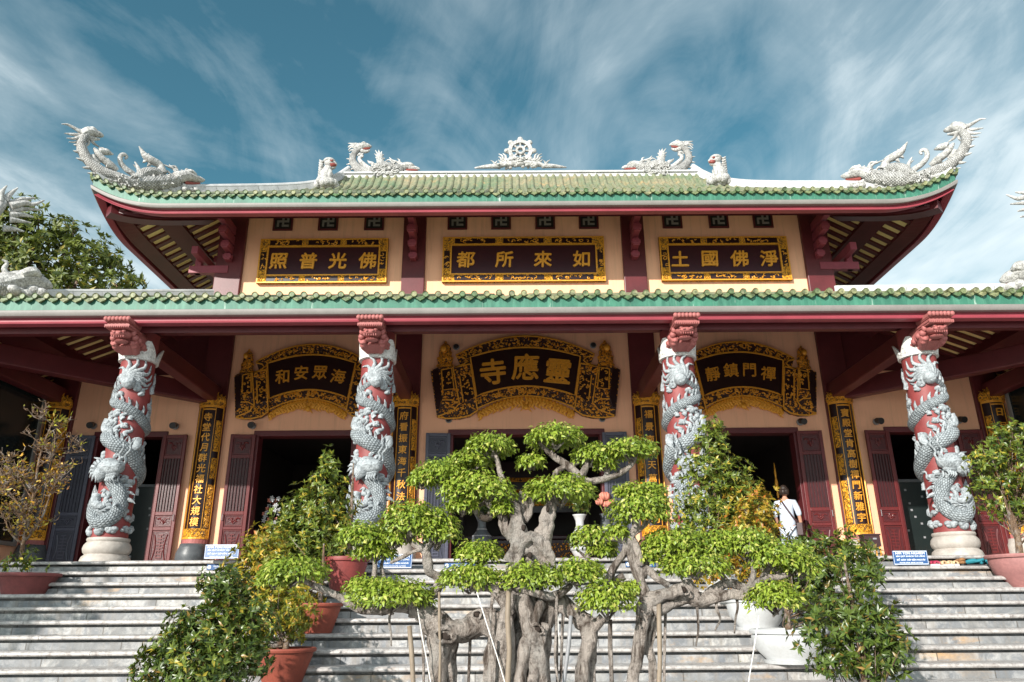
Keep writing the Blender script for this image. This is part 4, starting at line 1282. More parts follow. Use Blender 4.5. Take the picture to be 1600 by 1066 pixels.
# ---------------------------------------------------------------- roof dragons, read off the photograph on the plane of their ridge
def roof_dragon(name, label, group, reg, sc, plane, D, mirror, extra=None):
    p0, nrm = plane
    def Q(x, y, off=0.):
        v = UP(reg[0] + x / sc, reg[1] + y / sc, p0, nrm)
        return v + Vector(nrm).normalized() * off
    k0 = Q(0, 0); mpp = (Q(10, 0) - Q(0, 0)).length / 10 * .5 + (Q(0, 10) - Q(0, 0)).length / 10 * .5
    mbs = {}
    def g(k): return mbs.setdefault(k, MB())
    low = ''
    for key, off, pts in D:
        if key == 'tail': low = '_b'          # what follows the tail fan is the second, crouching dragon
        kk = key + (low if key in ('head', 'mane', 'body', 'mouth') else '')
        g(kk).tube([Q(x, y, off * mpp) for x, y, r in pts], [r * mpp * 1.1 for x, y, r in pts], 10 if max(p[2] for p in pts) > 15 else 6, sm=4 if len(pts) > 2 else 0)
    if extra: extra(Q, mpp, g)
    if mirror: mbs = {k: v.mirrored() for k, v in mbs.items()}
    allv = np.array([v for mb in mbs.values() for v in mb.v])
    c = allv.mean(0); z = allv[:, 2].min()
    t = thing(name, label, 'dragon statue', (c[0], c[1], z), 0, group)
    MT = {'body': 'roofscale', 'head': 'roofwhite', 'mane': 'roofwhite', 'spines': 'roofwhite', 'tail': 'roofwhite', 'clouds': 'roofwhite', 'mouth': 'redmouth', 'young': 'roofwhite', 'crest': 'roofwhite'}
    objs = {k: mb.build(k.split('_')[0], M[MT[k.split('_')[0]]], t, smooth=True, auto=70, origin=(c[0], c[1], z)) for k, mb in mbs.items()}
    for k, o in objs.items(): o.location = (0, 0, 0)
    for q in ('', '_b'):
        if 'mouth' + q in objs and 'head' + q in objs: objs['mouth' + q].parent = objs['head' + q]
    return t
CORNER = [
 ('body', 0, [(1010, 640, 50), (860, 620, 55), (720, 570, 55), (570, 510, 50), (460, 420, 44), (398, 325, 42), (385, 240, 38), (430, 178, 38)]),
 ('head', 0, [(385, 180, 36), (455, 152, 46), (515, 165, 32), (560, 180, 22), (582, 186, 8)]), ('head', 0, [(440, 200, 24), (500, 212, 17), (548, 216, 8)]), ('head', 14, [(440, 140, 15), (480, 128, 20), (520, 145, 8)]), ('head', -14, [(440, 140, 15), (480, 128, 20), (520, 145, 8)]),
 ('mane', 10, [(390, 165, 18), (300, 110, 13), (255, 88, 9), (205, 84, 3)]), ('mane', 0, [(370, 178, 16), (300, 172, 12), (232, 162, 3)]), ('mane', 10, [(372, 200, 16), (310, 215, 11), (250, 209, 3)]), ('mane', 0, [(376, 225, 14), (330, 242, 9), (272, 240, 3)]),
 ('mane', -10, [(402, 150, 16), (340, 120, 12), (280, 92, 3)]), ('mane', 0, [(400, 140, 14), (350, 130, 10), (330, 118, 3)]), ('mane', 8, [(470, 218, 14), (492, 255, 12), (545, 290, 4)]), ('mane', 0, [(440, 220, 14), (450, 250, 12), (430, 280, 4)]),
 ('spines', 0, [(375, 270, 14), (335, 268, 9), (312, 262, 2)]), ('spines', 0, [(375, 330, 15), (335, 325, 10), (308, 316, 2)]), ('spines', 0, [(400, 400, 16), (365, 392, 10), (335, 382, 2)]), ('spines', 0, [(450, 470, 16), (415, 470, 10), (388, 465, 2)]), ('spines', 0, [(500, 525, 14), (465, 520, 9), (436, 516, 2)]),
 ('young', 16, [(700, 500, 20), (640, 450, 30), (570, 400, 30), (520, 340, 24), (490, 300, 10)]), ('young', 16, [(540, 330, 26), (600, 335, 30), (640, 350, 16), (665, 358, 5)]), ('young', 20, [(560, 400, 20), (620, 410, 14)]), ('young', 10, [(600, 330, 14), (570, 300, 9), (530, 300, 3)]), ('young', 18, [(600, 450, 26), (660, 470, 24), (690, 495, 10)]), ('young', 14, [(480, 360, 18), (500, 400, 22), (540, 440, 18)]),
 ('crest', 0, [(850, 530, 26), (780, 480, 24), (732, 420, 21), (735, 365, 19), (765, 352, 17), (788, 372, 14), (775, 392, 8)]), ('crest', 6, [(905, 530, 24), (885, 465, 14), (858, 418, 5)]), ('crest', -6, [(885, 470, 10), (850, 440, 4)]),
 ('tail', 0, [(1110, 520, 40), (1080, 445, 34), (1010, 405, 38), (955, 365, 30), (925, 320, 16), (898, 278, 4)]), ('tail', 6, [(960, 380, 20), (985, 345, 4)]), ('tail', 0, [(950, 420, 20), (940, 400, 4)]), ('tail', 6, [(1010, 400, 22), (1040, 400, 5)]), ('tail', 0, [(1060, 430, 18), (1075, 405, 4)]), ('tail', 4, [(990, 440, 18), (970, 460, 4)]),
 ('body', 10, [(650, 540, 40), (800, 610, 58), (950, 620, 75), (1100, 610, 72), (1240, 590, 60)]), ('body', 20, [(870, 590, 50), (950, 530, 52), (1050, 525, 46), (1085, 590, 40)]), ('body', 26, [(880, 590, 30), (990, 600, 34), (1100, 640, 26)]),
 ('head', 12, [(1220, 570, 58), (1320, 550, 52), (1400, 570, 36), (1450, 582, 26), (1480, 585, 10)]), ('head', 12, [(1270, 640, 34), (1350, 655, 22), (1420, 645, 8)]), ('head', 34, [(1290, 530, 16), (1350, 520, 26), (1400, 545, 10)]), ('head', 12, [(1310, 520, 16), (1318, 488, 10), (1340, 492, 4)]),
 ('mouth', 12, [(1300, 612, 22), (1380, 618, 16), (1440, 612, 6)]),
 ('mane', 10, [(1250, 545, 18), (1180, 535, 12), (1150, 505, 9), (1105, 492, 3)]), ('mane', 0, [(1245, 525, 18), (1200, 475, 12), (1160, 460, 9), (1102, 434, 3)]), ('mane', -6, [(1250, 515, 16), (1225, 460, 11), (1185, 455, 8), (1170, 438, 3)]), ('mane', 14, [(1230, 565, 16), (1170, 548, 11), (1118, 530, 3)]), ('mane', 10, [(1290, 510, 14), (1270, 490, 4)]),
]
def corner_extra(Q, mpp, g):
    for k in range(34):
        x = 640 + 23 * k + random.uniform(-10, 10)
        y = 590 + 92 * min(1, max(0, (x - 640) / 420)) ** .7 + random.uniform(-12, 10)
        p = Q(x, y, random.uniform(-15, 40) * mpp); r = mpp * random.uniform(26, 44)
        g('clouds').ball(p, (r, r, r * .75), 8, 6)
    for k in range(60):
        x = random.uniform(680, 1250); y = random.uniform(560, 660)
        c = Q(x, y, mpp * random.uniform(52, 78)); an = random.uniform(0, 6.28)
        g('clouds').tube([c + Vector((math.cos(an + q), math.sin(an) * .2, math.sin(an + q))) * mpp * 20 * (1 - q * .12) for q in range(4)], [mpp * 9, mpp * 9, mpp * 7, mpp * 3], 5)
UPL = ((-9.95, 3.5, 8.4), (1, -1, 0))
G1 = 'white dragons on the upturned corners of the upper roof'
random.seed(3); roof_dragon('roof_dragon', 'white scaled dragon rearing up on the upper roof corner above the leafy tree', G1, (60, 180), 5.714, UPL, CORNER, False, corner_extra)
random.seed(3); roof_dragon('roof_dragon', 'bright white scaled dragon on the upper roof corner against the white clouds', G1, (60, 180), 5.714, UPL, CORNER, True, corner_extra)
RIDGE = [
 ('body', 0, [(700, 700, 70), (600, 710, 70), (480, 690, 66), (370, 615, 56), (312, 520, 48), (322, 430, 42), (365, 365, 38), (420, 325, 38)]),
 ('head', 0, [(390, 330, 40), (440, 300, 50), (510, 282, 42), (565, 285, 28), (608, 295, 10)]), ('head', 0, [(440, 355, 28), (510, 372, 24), (560, 360, 16), (580, 340, 6)]), ('head', 26, [(450, 270, 16), (490, 252, 20), (530, 265, 8)]),
 ('mouth', 0, [(460, 325, 24), (530, 325, 18), (585, 315, 8)]),
 ('mane', 0, [(370, 320, 18), (300, 300, 14), (238, 352, 4)]), ('mane', 10, [(370, 310, 18), (300, 285, 14), (238, 312, 4)]), ('mane', -10, [(370, 300, 18), (300, 270, 14), (236, 282, 4)]), ('mane', 8, [(380, 290, 18), (300, 255, 13), (240, 246, 4)]), ('mane', 0, [(390, 285, 16), (340, 250, 12), (302, 238, 4)]), ('mane', 6, [(410, 270, 16), (375, 250, 11), (345, 240, 4)]), ('mane', 0, [(440, 262, 15), (425, 246, 10), (400, 238, 4)]), ('mane', 0, [(350, 340, 16), (290, 350, 12), (255, 372, 4)]),
 ('spines', 0, [(290, 415, 15), (255, 405, 4)]), ('spines', 0, [(280, 490, 16), (212, 480, 4)]), ('spines', 0, [(285, 560, 16), (212, 572, 4)]), ('spines', 0, [(310, 640, 16), (236, 662, 4)]), ('spines', 0, [(365, 700, 16), (292, 722, 4)]), ('spines', 0, [(440, 740, 16), (398, 780, 4)]),
 ('crest', 0, [(640, 690, 42), (520, 605, 34), (445, 540, 30), (415, 490, 26), (440, 455, 24), (478, 445, 16)]), ('crest', 0, [(470, 430, 24), (420, 410, 18), (385, 440, 6)]), ('crest', 0, [(640, 610, 30), (622, 560, 24), (575, 540, 17), (545, 512, 6)]),
 ('tail', 0, [(760, 580, 55), (735, 490, 46), (735, 430, 40), (735, 400, 20)]), ('tail', 0, [(720, 430, 20), (665, 350, 4)]), ('tail', 0, [(710, 450, 20), (652, 405, 4)]), ('tail', 0, [(735, 410, 20), (716, 345, 4)]), ('tail', 0, [(755, 420, 20), (765, 365, 4)]), ('tail', 0, [(760, 440, 20), (800, 418, 4)]), ('tail', 0, [(770, 490, 22), (820, 475, 4)]), ('tail', 0, [(700, 480, 18), (665, 455, 4)]),
 ('body', 8, [(640, 660, 76), (800, 640, 92), (950, 655, 82), (1100, 650, 64)]),
 ('head', 10, [(1070, 630, 62), (1170, 600, 52), (1250, 600, 34), (1275, 590, 12)]), ('head', 10, [(1190, 630, 34), (1290, 636, 28), (1345, 650, 18), (1362, 660, 6)]), ('head', 10, [(1120, 700, 26), (1240, 704, 20), (1310, 690, 8)]), ('head', 30, [(1120, 590, 16), (1150, 560, 8)]),
 ('mouth', 10, [(1150, 675, 24), (1250, 668, 20), (1330, 668, 9)]),
 ('mane', 0, [(1090, 600, 22), (1020, 540, 17), (930, 510, 14), (885, 462, 5)]), ('mane', 10, [(1100, 580, 20), (1050, 545, 15), (1040, 510, 12), (1010, 485, 4)]), ('mane', -8, [(1070, 620, 20), (960, 560, 15), (880, 495, 11), (810, 525, 4)]), ('mane', 14, [(1060, 640, 18), (980, 605, 13), (930, 590, 5)]), ('mane', 14, [(1060, 660, 16), (980, 640, 11), (935, 630, 4)]),
]
def ridge_extra(Q, mpp, g):
    for k in range(26):
        x = 620 + 20 * k; p = Q(x, 765 + random.uniform(-25, 20), mpp * random.uniform(0, 40)); r = mpp * random.uniform(38, 62)
        g('clouds').ball(p, (r, r, r * .7), 8, 6)
    for k in range(40):
        c = Q(random.uniform(640, 1050), random.uniform(620, 780), mpp * random.uniform(80, 100)); an = random.uniform(0, 6.28)
        g('clouds').tube([c + Vector((math.cos(an + q), 0, math.sin(an + q))) * mpp * 34 * (1 - q * .12) for q in range(4)], [mpp * 13, mpp * 13, mpp * 9, mpp * 4], 5)
RPL = ((0, 8.2, 11.9), (0, -1, 0))
G2 = 'white dragons at the ends of the main ridge'
random.seed(4); roof_dragon('roof_dragon', 'white dragon with arched neck on the main ridge, facing right towards the wheel', G2, (520, 200), 10, RPL, RIDGE, False, ridge_extra)
random.seed(4); roof_dragon('roof_dragon', 'white dragon with arched neck on the main ridge, facing left towards the wheel', G2, (520, 200), 10, RPL, RIDGE, True, ridge_extra)
LOWER = [
 ('body', 0, [(-900, 60, 120), (-600, 150, 110), (-300, 160, 100), (-60, 200, 85), (60, 215, 70)]),
 ('head', 0, [(-60, 200, 80), (60, 170, 70), (170, 150, 60), (240, 165, 48), (300, 185, 30), (325, 190, 8)]), ('head', 0, [(130, 228, 32), (230, 232, 24), (290, 222, 8)]), ('head', 50, [(120, 130, 26), (190, 115, 34), (240, 140, 12)]),
 ('mouth', 0, [(170, 210, 26), (250, 212, 20), (300, 208, 8)]),
 ('mane', 0, [(20, 170, 23), (-40, 90, 17), (-20, 20, 12), (-60, -40, 4)]), ('mane', 20, [(60, 150, 21), (20, 90, 16), (40, 50, 10), (5, 30, 4)]), ('mane', 10, [(-30, 190, 21), (-120, 120, 16), (-160, 60, 4)]), ('mane', 20, [(20, 200, 17), (-60, 170, 13), (-140, 150, 4)]),
 ('tail', 0, [(-160, 220, 68), (-170, 60, 54), (-120, -120, 44), (-60, -240, 40), (0, -310, 32), (30, -345, 17)]),
 ('tail', 20, [(60, -300, 23), (150, -320, 17), (200, -310, 12), (268, -336, 4)]), ('tail', 0, [(70, -280, 21), (150, -290, 14), (250, -284, 4)]), ('tail', 10, [(60, -250, 20), (140, -250, 14), (205, -236, 4)]), ('tail', -10, [(60, -320, 21), (130, -350, 16), (220, -360, 4)]), ('tail', 0, [(30, -340, 21), (60, -380, 16), (110, -420, 4)]), ('tail', 10, [(0, -330, 21), (10, -390, 14), (40, -430, 4)]), ('tail', 10, [(60, -220, 20), (110, -215, 13), (190, -200, 4)]), ('tail', 0, [(20, -170, 20), (90, -165, 13), (150, -150, 4)]), ('tail', 0, [(-20, -330, 21), (-40, -400, 14), (-30, -450, 4)]),
]
def lower_extra(Q, mpp, g):
    for k in range(22):
        p = Q(-700 + 45 * k, 235 + random.uniform(-20, 15), mpp * random.uniform(-10, 50)); r = mpp * random.uniform(30, 55)
        g('clouds').ball(p, (r, r, r * .7), 8, 6)
LPL = ((-12.3, .7, 4.6), (1, -1, 0))
G3 = 'white dragons on the corners of the lower roof'
random.seed(6); roof_dragon('roof_dragon', 'greyish white dragon on the lower roof before the tree, cut off at the edge', G3, (0, 400), 3.948, LPL, LOWER, False, lower_extra)
random.seed(6); roof_dragon('roof_dragon', 'white dragon on the lower roof seen against open sky, cut off at the edge', G3, (0, 400), 3.948, LPL, LOWER, True, lower_extra)

# ---------------------------------------------------------------- wheel on the ridge
def wheel():
    c = U(813, 236, 8.2); k = pxm(8.2) * 1.04
    t = thing('dharma_wheel', 'white eight spoked wheel on cloud scrolls at the middle of the main ridge', 'wheel ornament', (c.x, 8.2, 11.74))
    cz = c.z - 11.74
    m = MB(); Ro, Ri = 19.3 * k, 13.8 * k; n = 40
    prof = [(Ro, -.06), (Ro, .06), (Ri, .06), (Ri, -.06)]
    vs = [(r * math.sin(2 * PI * i / n), d, cz + r * math.cos(2 * PI * i / n)) for i in range(n) for r, d in prof]
    fs = [(i * 4 + j, i * 4 + (j + 1) % 4, ((i + 1) % n) * 4 + (j + 1) % 4, ((i + 1) % n) * 4 + j) for i in range(n) for j in range(4)]
    m.add(vs, fs)
    rim = m.build('rim', M['roofwhite'], t, smooth=True, auto=40)
    m = MB(); r0, r1 = 7.5 * k, 4.2 * k
    vs = [(r * math.sin(2 * PI * i / n), d, cz + r * math.cos(2 * PI * i / n)) for i in range(n) for r, d in ((r0, -.07), (r0, .07), (r1, .07), (r1, -.07))]
    m.add(vs, fs); m.build('hub', M['roofwhite'], t, smooth=True, auto=40)
    for i in range(8):
        a = PI / 4 * i; m = MB()
        d = Vector((math.sin(a), 0, math.cos(a))); z = Vector((0, 0, cz))
        m.beam(z + d * r0 * .95, z + d * Ri * 1.03, .05, 3.6 * k, (0, 1, 0))
        m.build('spoke', M['roofwhite'], t, bevel=.006)
        m = MB(); m.ball(z + d * (Ro + 2.4 * k), (4.4 * k, .07, 4.4 * k), 12, 8); m.ball(z + d * (Ro - .5 * k), (5.2 * k, .06, 5.2 * k), 12, 8)
        m.build('knob', M['roofwhite'], rim, smooth=True)
    m = MB(); W = lambda x, y, o=0: Vector(((x - 840) / 11.43 * k, -o, cz - (y - 410) / 11.43 * k))
    for s in (-1, 1):
        f = lambda x, y, o=0: W(840 + s * (840 - x), y, o)
        for pts in ([(640, 640, 40), (580, 590, 26), (570, 520, 20), (520, 468, 6)], [(590, 640, 36), (530, 590, 24), (510, 520, 18), (448, 478, 6)], [(560, 660, 30), (500, 610, 20), (480, 560, 15), (440, 540, 6)], [(380, 700, 24), (350, 650, 16), (302, 612, 6)], [(380, 700, 20), (400, 650, 14), (425, 622, 5)], [(520, 670, 26), (470, 640, 18), (440, 600, 6)],
                    [(840, 680, 60), (700, 690, 60), (560, 700, 50), (440, 720, 40)], [(460, 740, 45), (300, 740, 42), (140, 755, 30), (10, 772, 12)]):
            m.tube([f(x, y, .02) for x, y, r in pts], [r / 11.43 * k for x, y, r in pts], 8, sm=3)
    for k2 in range(26):
        p = W(840 + random.uniform(-420, 420), 745 + random.uniform(-20, 25), random.uniform(-.05, .12)); r = random.uniform(2.2, 4.2) * k
        m.ball(p, (r, r, r * .7), 8, 6)
    b = m.build('cloud_scroll', M['roofwhite'], t, smooth=True)
    m = MB(); m.ball(W(840, 660, .06), (6 * k, .1, 6 * k), 14, 10); m.ball(W(840, 720, .08), (6.5 * k, .10, 4 * k), 12, 8)
    for s in (-1, 1):
        m.ball(W(840 + s * 40, 640, .15), (2 * k, .03, 1.8 * k), 8, 6); m.tube([W(840 + s * 90, 620, .12), W(840 + s * 50, 600, .15), W(840 + s * 10, 625, .15)], [1 * k, 1.3 * k, .6 * k], 6)
    m.tube([W(790, 700, .17), W(840, 690, .19), W(890, 700, .17)], [.8 * k, 1.1 * k, .8 * k], 6)
    m.build('lion_mask', M['roofwhite'], b, smooth=True)
wheel()

# ---------------------------------------------------------------- guardian lions on the hips
def lion(u, v, s, label):
    base = U(u, v, 7.45); k = pxm(7.45) * 1.12
    t = thing('guardian_lion', label, 'lion statue', (base.x, base.y, base.z - .12), 0, 'small seated lions on the roof hips')
    Z = lambda x, z, y=0: Vector((s * x * k, y * k, z * k + .12))
    m = MB()
    for q in range(14):
        a = 2 * PI * q / 14
        m.ball(Z(13 * math.cos(a), 4 + random.uniform(-2, 3), 10 * math.sin(a)), (6 * k, 6 * k, 6 * k), 8, 6)
    m.ball(Z(0, 3), (13 * k, 11 * k, 9 * k), 12, 8)
    m.build('cloud_base', M['roofwhite'], t, smooth=True)
    m = MB()
    m.tube([Z(-3, 8), Z(-3, 18), Z(-1, 27), Z(1, 34)], [9 * k, 9 * k, 7.5 * k, 6 * k], 12, sm=3)
    m.tube([Z(4, 26, -4), Z(5, 16, -6), Z(4, 8, -6)], [3.2 * k, 2.8 * k, 2.6 * k], 8); m.tube([Z(4, 26, 4), Z(5, 16, 5), Z(4, 8, 5)], [3.2 * k, 2.8 * k, 2.6 * k], 8)
    b = m.build('body', M['roofwhite'], t, smooth=True)
    m = MB(); m.ball(Z(2, 40), (8 * k, 7.5 * k, 7 * k), 14, 10); m.tube([Z(4, 40), Z(9, 39), Z(12, 38)], [6 * k, 4.5 * k, 2.5 * k], 10); m.tube([Z(4, 34), Z(9, 33.5), Z(11, 34)], [4 * k, 2.6 * k, 1.2 * k], 8)
    m.ball(Z(1, 44), (9 * k, 8 * k, 5 * k), 12, 8)
    hd = m.build('head', M['roofwhite'], t, smooth=True)
    m = MB(); m.tube([Z(4, 36.5, -2), Z(10, 36.5, -2), Z(12, 36.5, -1)], [4.6 * k, 3 * k, 1 * k], 8); m.ball(Z(6, 41, -7), (2.5 * k, 1.2 * k, 1.6 * k), 8, 6)
    m.build('mouth', M['redmouth'], hd, smooth=True)
    m = MB()
    for q in range(9):
        z = 10 + 4 * q; m.tube([Z(-8, z), Z(-12, z + 2), Z(-14, z + 5)], [3 * k, 2.2 * k, .6 * k], 6)
    m.build('mane', M['roofwhite'], t, smooth=True)
lion(510, 293, 1, 'small seated lion with shaded grey chest on the roof hip over the board 照普光佛')
lion(1124, 288, -1, 'small sunlit white seated lion on the roof hip over the board 土國佛淨')
# ---------------------------------------------------------------- plants
from mathutils import noise as nnoise
def unit(a): return a / (np.linalg.norm(a, axis=-1, keepdims=True) + 1e-9)
def rnd(n, s=1.): return RNG.normal(0, s, (n, 3))

BY = -8.3; BS = (BY + CD) / 5.5                                     # depth of the big fig
def bonsai():
    base = U(825, 1066, BY)
    gz = -2.4
    t = thing('bonsai_fig', 'big old bonsai fig with gnarled pale trunks and many flat leafy pads', 'bonsai tree', (base.x, BY, gz))
    O = Vector((base.x, BY, gz))
    k = 1.0 * (BY + CD) * 1.045 / FPX
    B = lambda u, v, d=0.: U(u, v, BY + d * BS) - O
    # tray on a plinth
    zt = U(815, 1330, BY).z - gz
    m = MB(); pr = [(1.05, 0), (1.15, .05), (1.30, .42), (1.38, .45), (1.38, .52), (1.28, .52), (1.22, .45)]
    m.lathe([(r * BS, z * BS) for r, z in pr], (0, 0, zt - .5 * BS), 40, 1.0, .62)
    pot = m.build('pot', M['stone'], t, smooth=True, auto=40)
    m = MB(); m.lathe([(.05 * BS, .50 * BS), (.7 * BS, .49 * BS), (1.25 * BS, .455 * BS)], (0, 0, zt - .5 * BS), 30, 1, .62, cap=False)
    m.build('soil', M['soil'], pot, smooth=True)
    m = MB(); m.box(-.62, .62, -.36, .36, 0, .06); m.box(-.56, .56, -.31, .31, .06, zt - .5 * BS - .05); m.box(-.62, .62, -.36, .36, zt - .5 * BS - .05, zt - .5 * BS)
    m.build('plinth', M['stone'], t, bevel=.015)
    m = MB()
    def limb(pts, n=10, sm=5, jit=.10):
        """pts: (u, v, radius px, depth)"""
        P = [tuple(B(u, v, d)) + (r * k * (.74 if r < 30 else .80),) for u, v, r, d in pts]
        q = spline(P, sm)
        b0 = len(m.v)
        m.tube([a[:3] for a in q], [max(a[3], .003) for a in q], n)
        # lumpy, fluted bark
        s = len(q)
        ph = random.uniform(0, 6)
        nz = Vector((random.uniform(0, 50), 0, 0))
        for i in range(b0, len(m.v)):
            ring = (i - b0) // (n + 1); kk = (i - b0) % (n + 1)
            if ring >= s: continue
            c = Vector(q[ring][:3]); v = Vector(m.v[i])
            a = 2 * PI * kk / n
            w = 1 + jit * (math.sin(2 * a + ph + ring * .5) * .6 + math.sin(3 * a - ring * .37 + ph) * .7 + math.sin(ring * 1.3 + a) * .5)
            w += 1.5 * jit * nnoise.noise((v + nz) * 15) + 1.0 * jit * nnoise.noise((v + nz) * 38)
            m.v[i] = tuple(c + (v - c) * w)
    # main trunk: ropy flutes rising from a swollen base, then two stubs like a V
    limb([(815, 1330, 70, 0), (812, 1180, 48, 0), (815, 1066, 33, 0), (820, 980, 29, 0), (828, 910, 26, 0), (832, 865, 24, 0), (822, 838, 18, 0)], 26, 7, .18)
    for pts in ([(775, 1300, 46, -.10), (778, 1100, 24, -.12), (784, 1010, 18, -.12), (797, 940, 15, -.11), (806, 880, 13, -.09), (806, 845, 11, -.06)],
                [(850, 1300, 44, -.10), (843, 1100, 20, -.12), (837, 1010, 19, -.14), (822, 960, 16, -.14), (814, 910, 13, -.12)],
                [(872, 1320, 34, .0), (852, 1120, 16, .0), (850, 1030, 13, -.02), (850, 960, 15, -.04), (856, 925, 12, -.05)],
                [(812, 1320, 36, -.17), (808, 1120, 18, -.17), (814, 1040, 13, -.17), (828, 990, 10, -.16), (846, 940, 9, -.12)],
                [(752, 1310, 26, .05), (762, 1110, 12, .05), (768, 1020, 12, .05), (780, 955, 14, .04)],
                [(790, 1320, 20, -.16), (796, 1100, 10, -.16), (800, 1020, 9, -.16), (792, 960, 9, -.14), (786, 920, 8, -.1)],
                [(830, 1320, 22, -.18), (826, 1120, 11, -.18), (832, 1066, 10, -.18), (845, 1010, 8, -.16), (852, 975, 7, -.12)],
                [(800, 880, 15, -.08), (812, 852, 14, -.09), (834, 842, 13, -.09), (856, 862, 11, -.08), (862, 885, 9, -.05)],
                [(832, 868, 18, -.03), (850, 838, 17, -.05), (855, 812, 14, -.06), (858, 795, 12, -.04), (868, 780, 9, 0), (880, 770, 5, 0)],
                [(822, 866, 18, -.03), (812, 842, 17, -.04), (806, 815, 15, -.05), (803, 795, 13, -.03), (796, 780, 11, 0), (782, 768, 6, 0)],
                [(820, 815, 8, -.02), (828, 795, 7, .0), (830, 778, 6, .02)], [(806, 800, 15, .03), (815, 785, 17, .05), (822, 775, 14, .06)],
                [(800, 838, 11, 0), (790, 828, 10, 0), (785, 810, 9, 0), (774, 797, 7, 0), (760, 785, 5, 0)],
                [(856, 805, 9, .05), (862, 775, 8, .05), (866, 752, 6, .06), (872, 735, 6, .06), (905, 722, 4, .06)]):
        limb(pts, 14, 6, .16)
    # knots and hollow scars
    hol = MB()
    for (u, v, d, r) in ((695, 993, -.13, 14), (838, 984, -.19, 9), (745, 960, -.10, 7), (1067, 922, -.11, 8)):
        c = B(u, v, d); R2 = r * k; e = random.uniform(.6, .85); ph = random.uniform(0, 6)
        q = [c + Vector((R2 * (1 + .18 * math.sin(2 * a + ph)) * math.cos(a), .004 * math.sin(3 * a), R2 * e * (1 + .15 * math.sin(3 * a + ph)) * math.sin(a))) for a in [n_ * PI / 9 for n_ in range(19)]]
        m.tube(q, [R2 * (.22 + .08 * math.sin(n_ * .9 + ph)) for n_ in range(19)], 6)
        hol.ball(c + Vector((0, .008, 0)), (R2 * .75, .008, R2 * e * .75), 10, 6)
    for (u, v, d, r) in ((856, 795, -.115, 4), (818, 825, -.10, 5), (828, 868, -.14, 4), (846, 905, -.13, 3)):
        c = B(u, v, d); R2 = r * k; hol.ball(c, (R2 * random.uniform(.6, 1), .014, R2 * random.uniform(.9, 1.6)), 9, 6, .15)
    # thin hanging roots
    for (u, v, v2, d) in ((712, 1000, 1330, .1), (735, 992, 1330, .08), (775, 1000, 1330, -.2), (868, 960, 1330, .06), (880, 955, 1200, -.02), (1040, 945, 1330, .1), (1088, 940, 1010, 0), (1120, 936, 985, 0), (1150, 930, 990, .02), (660, 970, 1330, .06), (610, 955, 1010, .08), (770, 925, 1060, -.16), (870, 932, 1090, -.18)):
        limb([(u, v, 3.2, d), (u + random.uniform(-4, 4), v + (v2 - v) * .3, 2.6, d), (u + random.uniform(-6, 6), v + (v2 - v) * .65, 2.2, d), (u + random.uniform(-8, 8), v2, 1.6, d)], 6, 5, .1)
    hol.build('hollows', M['hollow'], t, smooth=True)
    # left limb and its prop roots
    limb([(790, 985, 26, 0), (758, 972, 23, -.02), (725, 985, 22, -.04), (700, 985, 24, -.04), (672, 968, 24, -.02), (655, 955, 18, 0), (640, 952, 12, 0)], 14, 5, .12)
    limb([(690, 985, 26, -.03), (688, 1020, 20, -.03), (682, 1066, 18, -.03), (684, 1180, 18, -.02), (690, 1340, 24, 0)], 12, 5, .12)
    limb([(705, 1000, 16, .0), (702, 1040, 12, .02), (706, 1100, 11, .02), (710, 1340, 14, .04)], 10, 5, .12)
    limb([(668, 965, 14, 0), (664, 940, 11, .02), (680, 925, 9, .03), (686, 905, 9, .03), (672, 893, 9, .02), (668, 875, 10, .02), (664, 862, 9, .02), (645, 845, 7, .02), (640, 825, 5, .02)], 10, 5, .1)
    limb([(664, 862, 8, .02), (675, 848, 6, .03), (690, 835, 5, .03), (700, 820, 4, .03)], 8)
    limb([(684, 910, 7, .02), (700, 908, 6, 0), (715, 905, 5, 0)], 8); limb([(660, 858, 6, 0), (646, 862, 4, 0), (630, 870, 4, .05), (610, 880, 3, .05)], 7)
    limb([(655, 955, 12, 0), (640, 940, 9, -.02), (625, 935, 7, -.03)], 8)
    limb([(600, 955, 8, .1), (560, 950, 9, .1), (535, 935, 9, .08), (515, 925, 6, .05), (480, 910, 5, .02), (460, 900, 4, 0)], 8); limb([(640, 952, 9, .0), (620, 950, 8, .05), (600, 955, 8, .1)], 8)
    limb([(590, 940, 6, .15), (585, 905, 6, .15), (586, 880, 5, .15), (582, 855, 4, .15)], 8); limb([(600, 905, 5, .2), (596, 885, 4, .2), (600, 868, 3, .2)], 7)
    # centre branches crossing in front
    limb([(800, 960, 10, -.12), (775, 925, 9, -.14), (755, 918, 8, -.14), (740, 922, 6, -.14)], 8); limb([(760, 918, 7, -.14), (790, 915, 7, -.16), (830, 925, 7, -.18), (860, 932, 8, -.16), (880, 925, 7, -.14), (892, 915, 5, -.1)], 8)
    # right limbs and prop roots
    limb([(845, 965, 24, 0), (870, 945, 18, -.02), (895, 955, 16, -.03), (912, 970, 17, -.03), (928, 978, 13, -.03), (942, 965, 9, -.03)], 12, 5, .12)
    limb([(915, 968, 16, -.03), (922, 1000, 14, -.03), (912, 1035, 13, -.03), (908, 1066, 13, -.03), (905, 1180, 13, -.02), (900, 1340, 18, 0)], 12, 5, .12)
    limb([(926, 985, 10, .02), (926, 1030, 8, .03), (924, 1066, 8, .03), (922, 1340, 11, .05)], 10)
    limb([(1012, 935, 18, 0), (1006, 960, 15, 0), (1000, 1000, 12, 0), (994, 1035, 11, 0), (988, 1066, 12, 0), (980, 1180, 13, 0), (960, 1340, 18, 0)], 12, 5, .1)
